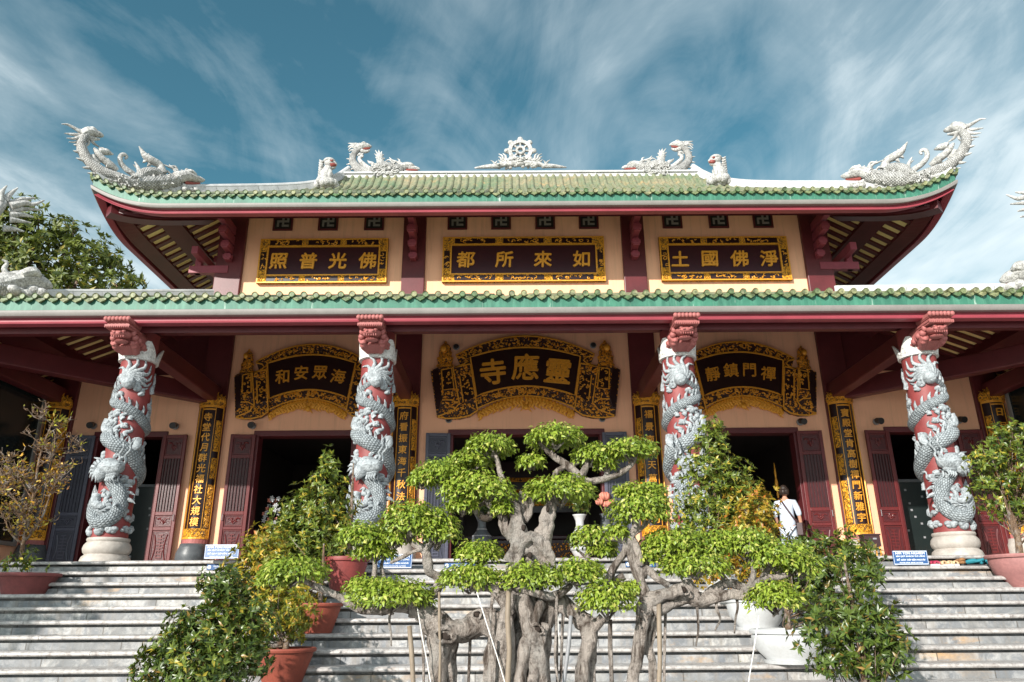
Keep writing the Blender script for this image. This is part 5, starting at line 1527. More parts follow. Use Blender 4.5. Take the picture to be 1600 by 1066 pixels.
    limb([(1016, 960, 11, .03), (1010, 1000, 9, .05), (1018, 1030, 8, .05), (1020, 1066, 8, .05), (1024, 1340, 12, .06)], 9); limb([(1020, 965, 8, .06), (1022, 985, 6, .06), (1014, 1020, 5, .05)], 7)
    limb([(1010, 940, 14, 0), (1028, 932, 13, -.04), (1050, 926, 12, -.08), (1066, 921, 11, -.10)], 12); limb([(1020, 955, 14, 0), (1040, 948, 12, 0), (1062, 938, 12, 0), (1078, 930, 14, 0), (1090, 925, 15, 0)], 12)
    limb([(1072, 905, 9, 0), (1076, 920, 14, 0), (1088, 936, 15, 0), (1110, 935, 12, 0), (1140, 930, 10, 0), (1165, 930, 9, 0), (1180, 935, 6, 0)], 12, 5, .1)
    limb([(1100, 935, 10, .02), (1120, 920, 10, .04), (1140, 912, 9, .04), (1160, 918, 8, .03), (1172, 915, 7, .02), (1178, 890, 6, .02), (1174, 870, 5, .03), (1165, 855, 4, .04)], 10)
    limb([(1172, 918, 7, .02), (1195, 905, 7, 0), (1215, 902, 6, -.02), (1240, 895, 5, -.02)], 8); limb([(1185, 915, 6, .0), (1198, 893, 5, .02), (1208, 878, 4, .02)], 7)
    limb([(1132, 915, 5, .05), (1128, 895, 4, .06), (1120, 880, 3, .06)], 7)
    limb([(1008, 930, 12, .02), (998, 900, 11, .03), (992, 885, 10, .03), (984, 862, 9, .03), (985, 840, 8, .03), (995, 820, 6, .03)], 10, 5, .1)
    limb([(1002, 900, 10, .03), (1010, 890, 8, .02), (1028, 905, 7, .0), (1045, 915, 6, 0)], 8)
    limb([(1000, 885, 10, .03), (996, 862, 9, .03), (988, 845, 8, .04), (978, 830, 6, .04)], 9); limb([(985, 850, 8, .03), (965, 842, 6, .04), (945, 842, 4, .05), (920, 836, 3, .06)], 8)
    limb([(952, 905, 7, .0), (960, 885, 8, .02), (975, 865, 7, .03), (980, 845, 6, .03)], 8); limb([(945, 912, 8, 0), (952, 900, 8, 0)], 8)
    limb([(975, 900, 7, .05), (960, 908, 8, .05), (950, 915, 7, .04)], 8)
    limb([(990, 835, 5, .03), (1000, 828, 4, .03), (1012, 815, 3, .03)], 7)
    # upper right branches
    limb([(905, 745, 9, .06), (888, 728, 9, .06), (868, 715, 7, .05), (850, 700, 5, .04), (842, 690, 4, .04)], 9); limb([(870, 768, 8, .02), (905, 745, 10, .06), (912, 738, 8, .06), (922, 715, 4, .06)], 8)
    limb([(925, 752, 7, .06), (945, 748, 7, .06), (965, 742, 6, .06), (985, 728, 5, .05), (992, 715, 4, .05)], 8); limb([(945, 748, 5, .06), (952, 730, 4, .06), (958, 715, 3, .06)], 7); limb([(905, 750, 8, .06), (925, 752, 7, .06)], 8)
    limb([(925, 845, 3, .12), (918, 870, 4, .12), (905, 862, 2, .12)], 6); limb([(918, 868, 5, .12), (920, 885, 6, .12), (935, 930, 7, .06)], 6)
    limb([(775, 795, 8, 0), (760, 810, 8, 0), (745, 800, 6, 0), (725, 780, 5, 0)], 8); limb([(780, 775, 6, .04), (740, 765, 5, .05), (710, 752, 4, .05), (690, 745, 3, .05)], 8); limb([(790, 770, 7, .05), (782, 740, 6, .05), (775, 715, 5, .05), (765, 700, 4, .05)], 8)
    limb([(748, 905, 5, .05), (750, 885, 4, .06), (748, 868, 3, .06)], 7)
    # leafy pads: (u, v, half width px, half height px, depth, depth half size px)
    PADS = [(868, 684, 50, 27, .02, 50), (766, 698, 42, 26, .05, 45), (735, 722, 40, 22, .10, 40), (690, 742, 48, 30, .05, 45), (660, 750, 24, 20, .05, 25), (745, 768, 64, 38, -.02, 55), (722, 790, 26, 18, -.05, 20), (785, 795, 18, 16, -.06, 16),
            (875, 768, 60, 32, -.04, 52), (830, 722, 24, 18, .08, 24), (985, 704, 48, 24, .05, 45), (925, 712, 36, 24, .06, 35), (945, 725, 20, 16, .06, 20), (1000, 798, 54, 40, .02, 48), (1000, 768, 44, 18, .08, 36), (965, 832, 16, 14, .02, 16),
            (640, 815, 50, 42, .0, 46), (682, 828, 40, 42, .04, 36), (620, 838, 22, 24, .06, 22), (570, 838, 44, 28, .12, 40), (586, 862, 36, 20, .16, 32), (748, 866, 40, 26, .02, 36), (925, 842, 38, 26, .14, 34), (940, 860, 26, 14, .14, 24),
            (612, 932, 66, 34, -.06, 56), (570, 920, 34, 24, .06, 30), (735, 905, 50, 28, -.10, 44), (828, 905, 50, 32, -.14, 44), (905, 896, 42, 28, -.08, 38), (948, 938, 48, 36, -.12, 42), (985, 918, 20, 12, .06, 18),
            (1085, 884, 58, 28, -.04, 46), (1055, 852, 58, 32, .08, 50), (1120, 850, 40, 26, .10, 36), (1165, 850, 48, 32, .06, 42), (1218, 872, 54, 34, .0, 46), (1250, 885, 34, 22, .0, 30), (1210, 935, 44, 32, -.06, 40), (1010, 870, 24, 18, .08, 20),
            (460, 893, 54, 28, -.02, 46), (430, 905, 28, 16, 0, 24)]
    P, D, Nn, Ls = [], [], [], []
    tw = m; pads = []
    for (u, v, w, h, d, dd) in PADS:
        c = np.array(B(u, v + h * .15, d)); w, h, dd = w * k * .89, h * k * .92, dd * k * .95
        nl = int(300 + (27000 * w * dd + 5000 * w * h) / BS ** 2)
        # domed cap of small lumps, ragged underside
        lum = unit(rnd(9)) * np.array([w * .62, dd * .62, h * .5]) + c; lum[:, 2] = np.maximum(lum[:, 2], c[2] - h * .1)
        a = unit(rnd(nl)); a[:, 2] = np.where(a[:, 2] < -.25, -a[:, 2], a[:, 2])
        ctr = np.where(RNG.random((nl, 1)) < .62, c, lum[RNG.integers(0, 9, nl)])
        rad = np.where((ctr == c).all(1)[:, None], np.array([[w, dd, h]]), np.array([[w * .48, dd * .48, h * .5]]))
        r = RNG.uniform(.45, 1.06, (nl, 1)) ** .7
        p = ctr + a * rad * r; p[:, 2] += RNG.normal(0, .006, nl)
        nrm = unit(a / rad * h + rnd(nl, .35) + np.array([0, 0, .35]))
        out = a.copy(); out[:, 2] = 0
        dr = unit(unit(out) * .75 + rnd(nl, .42) + np.array([0, 0, -.55]) * RNG.uniform(-.2, 1.3, (nl, 1)))
        dr = unit(dr - nrm * (dr * nrm).sum(1, keepdims=True) * .6)
        pads.append(leaf_mesh('foliage_pad', p, dr, nrm, RNG.uniform(.012, .030, nl), RNG.uniform(.007, .014, nl), M['leaf_fig'], t, .22, .14))
        for q in range(7):
            e = c + unit(rnd(1))[0] * np.array([w * .7, dd * .6, 0]) + np.array([0, 0, h * .3])
            s = c + np.array([0, 0, -h * .55]) + rnd(1, .006)[0]
            tw.tube([s, (s + e) / 2 + np.array([0, 0, -.01]), e], [.005, .0035, .002], 5)
    m.build('trunk', M['bark'], t, smooth=True)
    return t
bonsai()
# props and strings round the fig
def pole(u, v0, d, r, label, mat='bamboo', v1=1340, du=6, name='prop_pole', cat='pole', group='slim props and strings holding the fig branches'):
    r *= BS; a, b = U(u, v0, BY + d * BS), U(u + du, v1, BY + d * BS)
    o = Vector((b.x, b.y, b.z))
    m = MB(); n = 9
    pts = [b + (a - b) * (i / (n - 1)) + Vector((random.uniform(-1, 1) * r * .5, random.uniform(-1, 1) * r * .5, 0)) for i in range(n)]
    m.tube([p - o for p in pts], [r * (1.08 if i % 2 else .96) for i in range(n)], 8)
    x = m.build(name, M[mat], None, smooth=True); x.location = o
    tag(x, label, cat, group)
pole(640, 978, -.12, .016, 'slim bamboo prop at the left edge of the fig, under its left stump', du=18)
pole(793, 920, -.24, .017, 'slim bamboo prop standing directly before the thick fig trunk')
pole(687, 925, -.14, .009, 'thin brown rod crossing the round scar on the left fig limb', du=0)
pole(954, 968, -.03, .015, 'dark thin prop root between the two right fig stems', 'bark', du=2)
pole(1029, 938, -.05, .016, 'pale bamboo prop beside the right fig stem', du=2)
pole(893, 962, -.10, .013, 'grey slanting rod against the right side of the fig trunk', 'metalgrey', du=-44)
pole(652, 950, -.14, .004, 'white string from the left fig limb down to the pot', 'string', du=70, name='guy_string', cat='string')
pole(745, 925, -.22, .004, 'white string slanting across the left side of the fig trunk', 'string', du=130, name='guy_string', cat='string')
pole(1186, 962, -.06, .004, 'white string from the far right fig pad to the ground', 'string', du=-60, name='guy_string', cat='string')
pole(871, 955, -.08, .003, 'white string hanging right beside the fig trunk', 'string', v1=1010, du=3, name='guy_string', cat='string')

# ---------------------------------------------------------------- pots
def round_pot(mb, r, h, rim=.05, foot=.62, belly=.0):
    mb.lathe([(r * foot, 0), (r * (foot + .02), .02), (r * (.80 + belly), h * .45), (r * (.93 + belly * .5), h * .78), (r * .95, h - rim), (r * 1.03, h - rim + .006), (r * 1.05, h - rim * .4), (r * 1.02, h), (r * .93, h), (r * .90, h - .05)], (0, 0, 0), 40)
def step_at(y): return -.16 * max(0, math.ceil((-y - .03) / .34))
def potted(name, label, cat, x, y, z, r, h, pm, group=None, rim=.05, foot=.62, belly=0., saucer=False):
    t = thing(name, label, cat, (x, y, z), 0, group)
    m = MB(); round_pot(m, r, h, rim, foot, belly)
    if saucer: m.lathe([(r * .72, .0), (r * .76, .035), (r * .62, .04)], (0, 0, 0), 32)
    p = m.build('pot', M[pm], t, smooth=True, auto=35)
    m = MB(); m.lathe([(.01, h - .03), (r * .5, h - .035), (r * .91, h - .05)], (0, 0, 0), 24, cap=False)
    m.build('soil', M['soil'], p, smooth=True)
    return t
def rosettes(t, name, mat, blobs, n, L, W, per=7, spread=.75, shell=(.35, 1.06), up=.35, droop=.2, stem_mat=None, pos=None):
    """blobs: (x, y, z, rx, ry, rz) local ellipsoids filled with leaf whorls"""
    bl = np.array(blobs, float)
    vol = bl[:, 3] * bl[:, 4] * bl[:, 5]; pr = vol ** .67; pr /= pr.sum()
    i = RNG.choice(len(bl), n, p=pr)
    a = unit(rnd(n))
    r = RNG.uniform(shell[0], shell[1], (n, 1))
    c = bl[i, :3] + a * bl[i, 3:] * r
    ax = unit(a + rnd(n, .25) + np.array([0, 0, up]))
    P = np.repeat(c, per, 0); A = np.repeat(ax, per, 0)
    rad = unit(np.cross(A, rnd(n * per)))
    d = unit(A * RNG.uniform(.15, .7, (n * per, 1)) + rad * spread)
    nn = unit(A - d * (A * d).sum(1, keepdims=True) + rnd(n * per, .15))
    o = leaf_mesh(name, P, d, nn, RNG.uniform(L * .7, L * 1.15, n * per), RNG.uniform(W * .8, W * 1.2, n * per), mat, t, droop, .16)
    return c, o
def stems(t, base, tips, mat, r0=.012, name='stem', trunk=None, n=None):
    m = MB()
    if trunk: m.tube(trunk[0], trunk[1], 9, sm=4)
    for q in tips:
        q = Vector(q); b = Vector(base) + (Vector((0, 0, q.z)) - Vector((0, 0, base[2]))) * random.uniform(.1, .45)
        mid = (b + q) / 2 + Vector((random.uniform(-.05, .05), random.uniform(-.05, .05), -.05))
        m.tube([b, mid, q], [r0, r0 * .7, r0 * .35], 5, sm=3)
    return m.build(name, M[mat], t, smooth=True)
def pxblobs(y, L, org):
    """blobs given as (u, v, half width px, half height px, depth offset) seen in the photograph"""
    o = Vector(org); out = []
    for u, v, w, h, d in L:
        p = U(u, v, y + d) - o; k = pxm(y + d)
        out.append((p.x, p.y, p.z, w * k, (w + h) * .5 * k * .9, h * k))
    return out
def shrub(name, label, y, x, pot, blobs, n, L, W, mat, stem='twig', group=None, second=None, per=7, **kw):
    z = step_at(y)
    t = potted(name, label, 'potted plant', x, y, z, *pot[:3], group, **(pot[3] if len(pot) > 3 else {}))
    bl = pxblobs(y, blobs, (x, y, z))
    c, o = rosettes(t, 'foliage', M[mat], bl, n, L, W, per, **kw)
    zb = max(b[2] for b in bl)
    stems(t, (0, 0, pot[1] - .04), [tuple(q) for q in c[::max(1, n // 24)]], stem, .008, trunk=([(0, 0, pot[1] - .06), (.02, 0, pot[1] + (zb - pot[1]) * .4), (0, .02, zb)], [.035, .026, .01]))
    if second:
        for (bb, nn, mt) in second:
            rosettes(t, 'foliage', M[mt], pxblobs(y, bb, (x, y, z)), nn, L, W, per, **kw)
    return t
GP = 'pot plants flanking the stairs'
# left row, from the terrace down
shrub('potted_shrub', 'tall conical green shrub in a dark red pot beside the left dragon pillar', -.80, -2.62, (.30, .46, 'darkclay', dict(foot=.66, rim=.06)),
      [(514, 724, 17, 24, 0), (512, 755, 28, 30, 0), (505, 795, 42, 34, 0), (470, 790, 26, 34, 0), (492, 830, 56, 36, 0), (448, 820, 28, 36, 0), (530, 800, 26, 34, .1), (470, 860, 62, 34, -.05), (525, 855, 34, 36, .05), (440, 850, 32, 34, 0), (538, 840, 18, 40, .1)], 1303, .086, .028, 'leaf_box', group=GP,
      second=[([(505, 790, 50, 40, -.05), (450, 830, 40, 40, -.05), (540, 790, 20, 40, .0)], 70, 'leaf_gold')])
shrub('potted_shrub', 'spreading golden mottled shrub in the middle orange pot of the left row', -1.86, -2.70, (.28, .34, 'terracotta', dict(foot=.62, rim=.045)),
      [(412, 850, 34, 28, 0), (395, 880, 40, 36, 0), (430, 885, 40, 40, .05), (440, 925, 44, 40, 0), (405, 915, 34, 34, -.05), (470, 940, 34, 40, 0), (378, 905, 26, 30, 0)], 693, .082, .028, 'leaf_gold', group=GP,
      second=[([(412, 842, 36, 26, 0), (400, 880, 36, 36, -.05)], 36, 'leaf_autumn')])
shrub('potted_shrub', 'low green and yellow shrub in the large orange pot of the left row', -2.80, -2.80, (.32, .36, 'terracotta', dict(foot=.62, rim=.045)),
      [(440, 950, 46, 34, 0), (400, 955, 40, 36, 0), (445, 985, 36, 22, .05), (395, 985, 36, 26, 0), (470, 965, 24, 26, .1)], 482, .069, .025, 'leaf_gold', group=GP,
      second=[([(430, 965, 50, 34, 0), (380, 960, 40, 40, 0)], 110, 'leaf_box')])
shrub('potted_shrub', 'dark leafy shrub with reddish tips at the bottom left of the stairs', -4.25, -2.95, (.33, .30, 'darkclay', dict(foot=.62)),
      [(345, 910, 34, 22, 0), (365, 935, 36, 30, .1), (330, 930, 20, 18, 0), (320, 985, 54, 34, 0), (375, 985, 50, 44, .05), (285, 975, 26, 20, 0), (290, 1020, 60, 34, 0), (350, 1035, 60, 44, 0), (255, 1020, 26, 22, 0), (245, 1055, 36, 22, 0), (310, 1065, 70, 30, -.05), (400, 1020, 26, 30, .1)], 1345, .067, .024, 'leaf_dark', group=GP, per=8,
      second=[([(330, 985, 60, 50, -.1), (300, 1030, 70, 36, -.1)], 110, 'leaf_box')])
# right row
shrub('potted_shrub', 'tall conical green shrub in front of the right middle dragon pillar', -.78, 2.52, (.30, .42, 'ceramic', dict(foot=.6, belly=.06)),
      [(1112, 668, 16, 20, 0), (1110, 695, 30, 30, 0), (1105, 730, 44, 34, 0), (1140, 745, 38, 34, 0), (1100, 775, 48, 38, 0), (1150, 785, 48, 38, 0), (1085, 815, 34, 40, 0), (1130, 825, 60, 40, 0), (1170, 815, 36, 40, 0), (1110, 860, 60, 36, .05)], 1345, .086, .027, 'leaf_box', group=GP,
      second=[([(1160, 800, 50, 40, -.05), (1180, 780, 22, 40, 0)], 60, 'leaf_gold')])
shrub('potted_shrub', 'orange and gold leaved shrub in the rear white pot on the right', -1.86, 2.62, (.35, .36, 'ceramic', dict(foot=.58, belly=.15, saucer=True)),
      [(1170, 800, 34, 40, 0), (1195, 790, 24, 34, 0), (1185, 840, 46, 36, 0), (1150, 850, 40, 34, 0), (1190, 875, 44, 34, 0), (1140, 885, 40, 28, 0), (1100, 900, 30, 22, .1), (1180, 905, 40, 26, 0)], 630, .069, .024, 'leaf_autumn', group=GP,
      second=[([(1180, 830, 40, 40, 0), (1150, 870, 40, 30, 0)], 120, 'leaf_gold')])
shrub('potted_shrub', 'glossy green shrub with dark trunk in the front white pot on the right', -2.62, U(1238, 1040, -2.62).x, (.40, .35, 'ceramic', dict(foot=.58, belly=.15, saucer=True)),
      [(1260, 900, 46, 40, 0), (1225, 880, 40, 34, 0), (1290, 880, 44, 36, .1), (1255, 945, 34, 30, 0), (1300, 930, 44, 44, .05), (1270, 855, 50, 26, .15), (1335, 855, 30, 24, .2), (1350, 890, 34, 30, .1)], 547, .086, .027, 'leaf_dark', group=GP,
      second=[([(1250, 900, 50, 40, -.05), (1320, 870, 50, 40, 0)], 120, 'leaf_box')])
shrub('potted_shrub', 'dark glossy shrub with bare stem at the bottom right of the stairs', -4.25, U(1348, 1060, -4.25).x, (.33, .30, 'ceramic', dict(foot=.62)),
      [(1345, 880, 30, 26, .1), (1355, 915, 26, 26, .1), (1320, 950, 40, 30, 0), (1290, 985, 50, 36, 0), (1350, 1000, 54, 44, 0), (1385, 990, 34, 40, 0), (1385, 1030, 30, 26, 0), (1300, 1035, 36, 24, -.1), (1340, 1040, 44, 24, 0), (1370, 960, 28, 20, 0)], 559, .082, .027, 'leaf_dark', group=GP, per=8)

# bare tree in the wide clay pot, far left
t = potted('potted_tree', 'almost bare young tree with a few yellow leaves in a wide clay pot', 'potted plant', -7.02, -.72, -.48, .40, .28, 'dullclay', None, rim=.05, foot=.66)
m = MB(); tips = []
O0 = Vector((-7.02, -.72, -.48))
def BT(u, v, d=0.): return U(u, v, -.72 + d) - O0
def branch(pts, r0, r1, kids=5, lev=0):
    q = [Vector(p) for p in pts]
    m.tube(q, [r0 + (r1 - r0) * i / (len(q) - 1) for i in range(len(q))], 6, sm=3)
    if lev < 3:
        for j in range(kids):
            s = random.uniform(.25, 1.) * (len(q) - 1); i = min(int(s), len(q) - 2); b = q[i] + (q[i + 1] - q[i]) * (s - i)
            ln = (.31, .19, .11)[lev] * random.uniform(.6, 1.2)
            dv = Vector((random.uniform(-1, 1), random.uniform(-.8, .8), random.uniform(-.05, 1.0))).normalized()
            e = b + dv * ln; md = b + dv * ln * .5 + Vector((random.uniform(-.04, .04), random.uniform(-.04, .04), -.02))
            rb = max(.0045, (r0 + (r1 - r0) * s / (len(q) - 1)) * .55)
            branch([b, md, e], rb, .0035, (0, 4, 4, 2)[lev + 1] if lev < 2 else 0, lev + 1)
            tips.append((e, dv))
branch([BT(33, 875), BT(36, 850), BT(44, 815), BT(55, 760), BT(62, 715), BT(78, 670), BT(86, 655)], .035, .007, 12)
branch([BT(42, 820), BT(30, 790), BT(12, 765), BT(0, 750)], .020, .006, 8)
branch([BT(40, 845), BT(65, 810), BT(80, 770), BT(92, 745)], .018, .006, 8)
branch([BT(36, 850), BT(18, 835, -.1), BT(2, 800, -.1), BT(-15, 780)], .016, .005, 7)
branch([BT(50, 780), BT(30, 745, .1), BT(22, 720, .1)], .012, .005, 6)
branch([BT(60, 730), BT(78, 715, -.1), BT(88, 700)], .010, .004, 5)
m.build('trunk', M['paletwig'], t, smooth=True)
tp = [tips[i] for i in RNG.choice(len(tips), 110, replace=True)]
P = np.array([tuple(a) for a, b in tp]); D = unit(np.array([tuple(b) for a, b in tp]) + rnd(110, .5))
P2 = None
leaf_mesh('foliage', P, D, unit(rnd(110) + np.array([0, -.3, .8])), RNG.uniform(.05, .10, 110), RNG.uniform(.02, .035, 110), M['leaf_young'], t, .1)
a = np.array(BT(84, 660)); P = a + rnd(26, .06); D = unit(P - a + np.array([0, 0, .04]))
leaf_mesh('top_leaves', P, D, unit(rnd(26) + np.array([0, -.5, .6])), RNG.uniform(.07, .12, 26), RNG.uniform(.025, .04, 26), M['leaf_young'], t, .1)
tp = [tips[i] for i in RNG.choice(len(tips), 1900, replace=True)]
P = np.array([tuple(a) for a, b in tp]) + rnd(1900, .035); keep = RNG.random(1900) > P[:, 2] / 2.4; P = P[keep]; n_ = len(P)
leaf_mesh('dry_leaves', P, unit(rnd(n_)), unit(rnd(n_) + np.array([0, -.3, .8])), RNG.uniform(.04, .085, n_), RNG.uniform(.018, .034, n_), M['leaf_mixed'], t, .1)
# green undergrowth in the same pot
rosettes(t, 'lower_leaves', M['leaf_box'], [(-.25, 0, .42, .2, .18, .14), (.1, -.1, .40, .2, .16, .1), (-.1, .05, .5, .2, .15, .14)], 34, .09, .03, 6)
# leafy tree in the faded pink pot, far right
t = potted('potted_tree', 'leafy green tree in a faded pink bowl at the right end of the top step', 'potted plant', 6.72, -.70, -.48, .42, .44, 'pinkclay', None, rim=.05, foot=.42, belly=.04)
bl = pxblobs(-.70, [(1578, 660, 16, 18, 0), (1560, 690, 34, 26, 0), (1595, 690, 30, 30, 0), (1545, 720, 44, 28, 0), (1590, 735, 50, 34, 0), (1540, 750, 36, 28, 0), (1560, 775, 46, 26, 0), (1600, 780, 46, 34, 0), (1640, 720, 40, 44, 0), (1640, 770, 40, 40, 0), (1590, 800, 36, 18, .1)], (6.72, -.70, -.48))
c, o = rosettes(t, 'foliage', M['leaf_box'], bl, 560, .088, .032, 7)
rosettes(t, 'foliage', M['leaf_dark'], bl, 180, .088, .032, 7, shell=(.3, .9))  # darker leaves inside the crown: its inner shade put into the colour
stems(t, (0, 0, .42), [tuple(q) for q in c[::14]], 'twig', .012, trunk=([(0, 0, .38), (.03, 0, .75), (-.02, .02, 1.3), (-.05, 0, 1.8)], [.05, .04, .028, .012]))
# pads of moss on the soil
rosettes(t, 'moss', M['leaf_box'], [(0, 0, .42, .33, .33, .03)], 60, .035, .012, 6)

# ---------------------------------------------------------------- the tree behind the hall
def tree(label, base, blobs, n, L, W, group=None):
    t = thing('tree', label, 'tree', base)
    bl = [(x - base[0], y - base[1], z - base[2], a, b, c) for x, y, z, a, b, c in blobs]
    zt = max(b[2] for b in bl)
    c, o = rosettes(t, 'crown', M['leaf_tree'], bl, n, L, W, 7, shell=(.35, 1.1), up=.2, droop=.25)
    m = MB(); m.tube([(0, 0, 0), (.1, 0, zt * .3), (-.1, .1, zt * .6), (.1, 0, zt * .9)], [.35, .28, .2, .08], 10, sm=4)
    for b in bl:
        m.tube([(0, 0, zt * .45), (b[0] * .5, b[1] * .5, (zt * .45 + b[2]) / 2), tuple(b[:3])], [.16, .10, .04], 7, sm=3)
    for q in c[::24]:
        b = bl[int(np.argmin([np.linalg.norm(q - np.array(bb[:3])) for bb in bl]))]
        m.tube([b[:3], tuple((np.array(b[:3]) + q) / 2 + RNG.normal(0, .05, 3)), tuple(q)], [.035, .022, .01], 5)
    m.build('trunk', M['twig'], t, smooth=True)
TY = 9.5
tb = []
for (u, v, w, h, d) in [(30, 330, 40, 26, 0), (10, 365, 50, 40, 0), (60, 365, 55, 34, 0), (110, 375, 46, 34, .5), (60, 420, 70, 40, 0), (140, 400, 40, 34, 0), (120, 440, 60, 34, 0), (175, 415, 28, 24, .5), (180, 445, 30, 22, 0), (210, 440, 22, 14, .5), (10, 420, 60, 50, 0), (-50, 380, 70, 60, 0), (-60, 450, 80, 60, 0), (40, 480, 90, 50, 0), (150, 480, 60, 30, 0), (-20, 315, 36, 24, 0)]:
    p = U(u, v, TY + d); k = pxm(TY + d); tb.append((p.x, p.y, p.z, w * k, (w + h) * .5 * k, h * k))
tree('broad leafy green tree rising behind the left end of the lower roof', (-15.6, TY, -2.4), tb, 2100, .24, .085)

# unseen tree added out of view so its crown shades the stairs' left end
sb = [(-10.8, -7.4, 2.0, 1.1, 1.0, .7), (-11.8, -7.0, 2.9, 1.2, 1.1, .8), (-10.5, -6.9, 1.2, .6, .7, .5), (-11.4, -8.2, 2.6, .9, .9, .6)]
tree('leafy tree at the foot of the stairs, beyond the bare potted tree', (-11.4, -7.4, -2.4), sb, 520, .2, .07)

fl = [];
for q in range(70):
    y = random.uniform(-3.9, -.2); k_ = math.ceil((-y - .03) / .34)
    fl.append((random.choice((random.uniform(-4.2, -1.2), random.uniform(1.6, 4.4), random.uniform(-8, 8))), y, -.16 * k_ + .006))
fl = np.array(fl); dd = rnd(len(fl)); dd[:, 2] *= .05
lf = leaf_mesh('fallen_leaves', fl, unit(dd), unit(rnd(len(fl), .25) + np.array([0, 0, 1.])), RNG.uniform(.04, .08, len(fl)), RNG.uniform(.018, .032, len(fl)), M['leaf_mixed'], None, .05)
tag(lf, kind='stuff')
# ---------------------------------------------------------------- things on the terrace and in the doorways
def vase(x, y, label, mat='ceramic', flower=None):
    t = thing('vase', label, 'vase', (x, y, 0), 0, 'tall vases inside the middle doorway')
    m = MB(); m.lathe([(.20, 0), (.20, .05), (.14, .07), (.14, .22), (.20, .24), (.20, .28)], (0, 0, 0), 20)
    m.build('stand', M['lionred'], t, smooth=True, auto=40)
    m = MB(); m.lathe([(.11, .28), (.13, .30), (.22, .46), (.235, .60), (.20, .74), (.11, .86), (.085, .95), (.09, 1.04), (.13, 1.14), (.155, 1.17), (.13, 1.17), (.075, 1.05)], (0, 0, 0), 28)
    b = m.build('body', M[mat], t, smooth=True)
    m = MB()
    for z in (.44, .74, .88): 
        r = {.44: .215, .74: .202, .88: .107}[z]
        m.lathe([(r, z - .012), (r + .006, z), (r, z + .012)], (0, 0, 0), 28, cap=False)
    m.build('painted_band', M['metalgrey'], b, smooth=True)
    if flower: flower(t)
def leafy(t):
    rosettes(t, 'leaves', M['leaf_dark'], [(0, 0, 1.45, .22, .22, .28)], 60, .12, .04, 6)
vase(1.10, 4.75, 'white patterned vase of greenery on a red stand inside the middle doorway', flower=leafy)
vase(-.98, 4.75, 'dark grey vase inside the middle doorway, left of the fig trunk', 'darkstone', leafy)
def flowers():
    t = thing('flower_vase', 'pink lotus flowers in a dark vase inside the middle doorway', 'flower vase', (1.72, 5.3, 0))
    m = MB(); m.lathe([(.14, 0), (.17, .3), (.16, .8), (.10, 1.15), (.13, 1.25)], (0, 0, 0), 20); m.build('body', M['darkstone'], t, smooth=True)
    m = MB(); g = MB()
    for (x, z, s) in ((0, 1.62, .12), (-.12, 1.50, .09), (.12, 1.48, .09), (.02, 1.45, .08)):
        for k in range(9):
            a = 2 * PI * k / 9; q = .6 if k % 2 else 1.
            m.tube([(x, 0, z - s * .6), (x + s * .6 * q * math.cos(a), s * .6 * q * math.sin(a), z - s * .2), (x + s * .75 * q * math.cos(a), s * .75 * q * math.sin(a), z + s * .4), (x + s * .4 * q * math.cos(a), s * .4 * q * math.sin(a), z + s * .9)], [.015, s * .34, s * .3, .005], 7, sm=2)
        g.tube([(0, 0, 1.2), (x * .5, 0, 1.32), (x, 0, z - s * .5)], .012, 6)
    m.build('petals', M['pinkflower'], t, smooth=True); g.build('stalk', M['leaf_box'], t, smooth=True)
flowers()
def altar():
    t = thing('altar_table', 'dark carved altar table with dim gilt front deep in the middle doorway', 'altar', (0, 9.2, 0))
    m = MB(); m.box(-1.9, 1.9, -.5, .5, 1.0, 1.1); m.box(-1.8, 1.8, -.42, .42, .12, 1.0); m.box(-1.85, 1.85, -.46, .46, 0, .12)
    b = m.build('body', M['lacquer2'], t, bevel=.02)
    m = MB(); m.box(-1.7, 1.7, -.45, -.425, .3, .9); m.build('gilt_front', M['gilt'], b)
    t = thing('altar_screen', 'dark lattice screen with rows of small gilt carving above the altar', 'screen', (0, 10.6, 0))
    m = MB(); m.box(-1.75, 1.75, -.05, .05, 1.9, 3.4)
    for s in (-1, 1): m.box(s * 1.8 - .06, s * 1.8 + .06, -.07, .07, 0, 3.5)
    b = m.build('panel', M['lacquer'], t, bevel=.01)
    m = MB()
    for z in (2.15, 2.5, 2.85): m.box(-1.6, 1.6, -.07, -.052, z - .06, z + .06)
    m.build('gilt_band', M['gilt2'], b)
altar()
def staff():
    t = thing('ceremonial_staff', 'gilded ceremonial staff standing in a rack inside the right doorway', 'staff', (5.86, 6.1, 0))
    m = MB(); m.tube([(0, 0, .1), (0, 0, 1.9)], .022, 8); m.build('shaft', M['wood'], t, smooth=True)
    m = MB(); m.lathe([(.015, 1.55), (.03, 1.6), (.018, 1.66), (.036, 1.75), (.018, 1.85), (.04, 1.95), (.042, 2.05), (.018, 2.14), (.026, 2.24), (.008, 2.5)], (0, 0, 0), 12); m.tube([(-.1, 0, 1.5), (0, 0, 1.42), (.1, 0, 1.5)], [.012, .03, .012], 6)
    m.build('finial', M['gold'], t, smooth=True)
    m = MB(); m.box(-.3, .3, -.12, .12, 0, .1); m.box(-.3, .3, -.03, .03, .75, .82); m.box(-.29, -.23, -.04, .04, .1, .82); m.box(.23, .29, -.04, .04, .1, .82); m.build('rack', M['lacquer2'], t, bevel=.01)
staff()
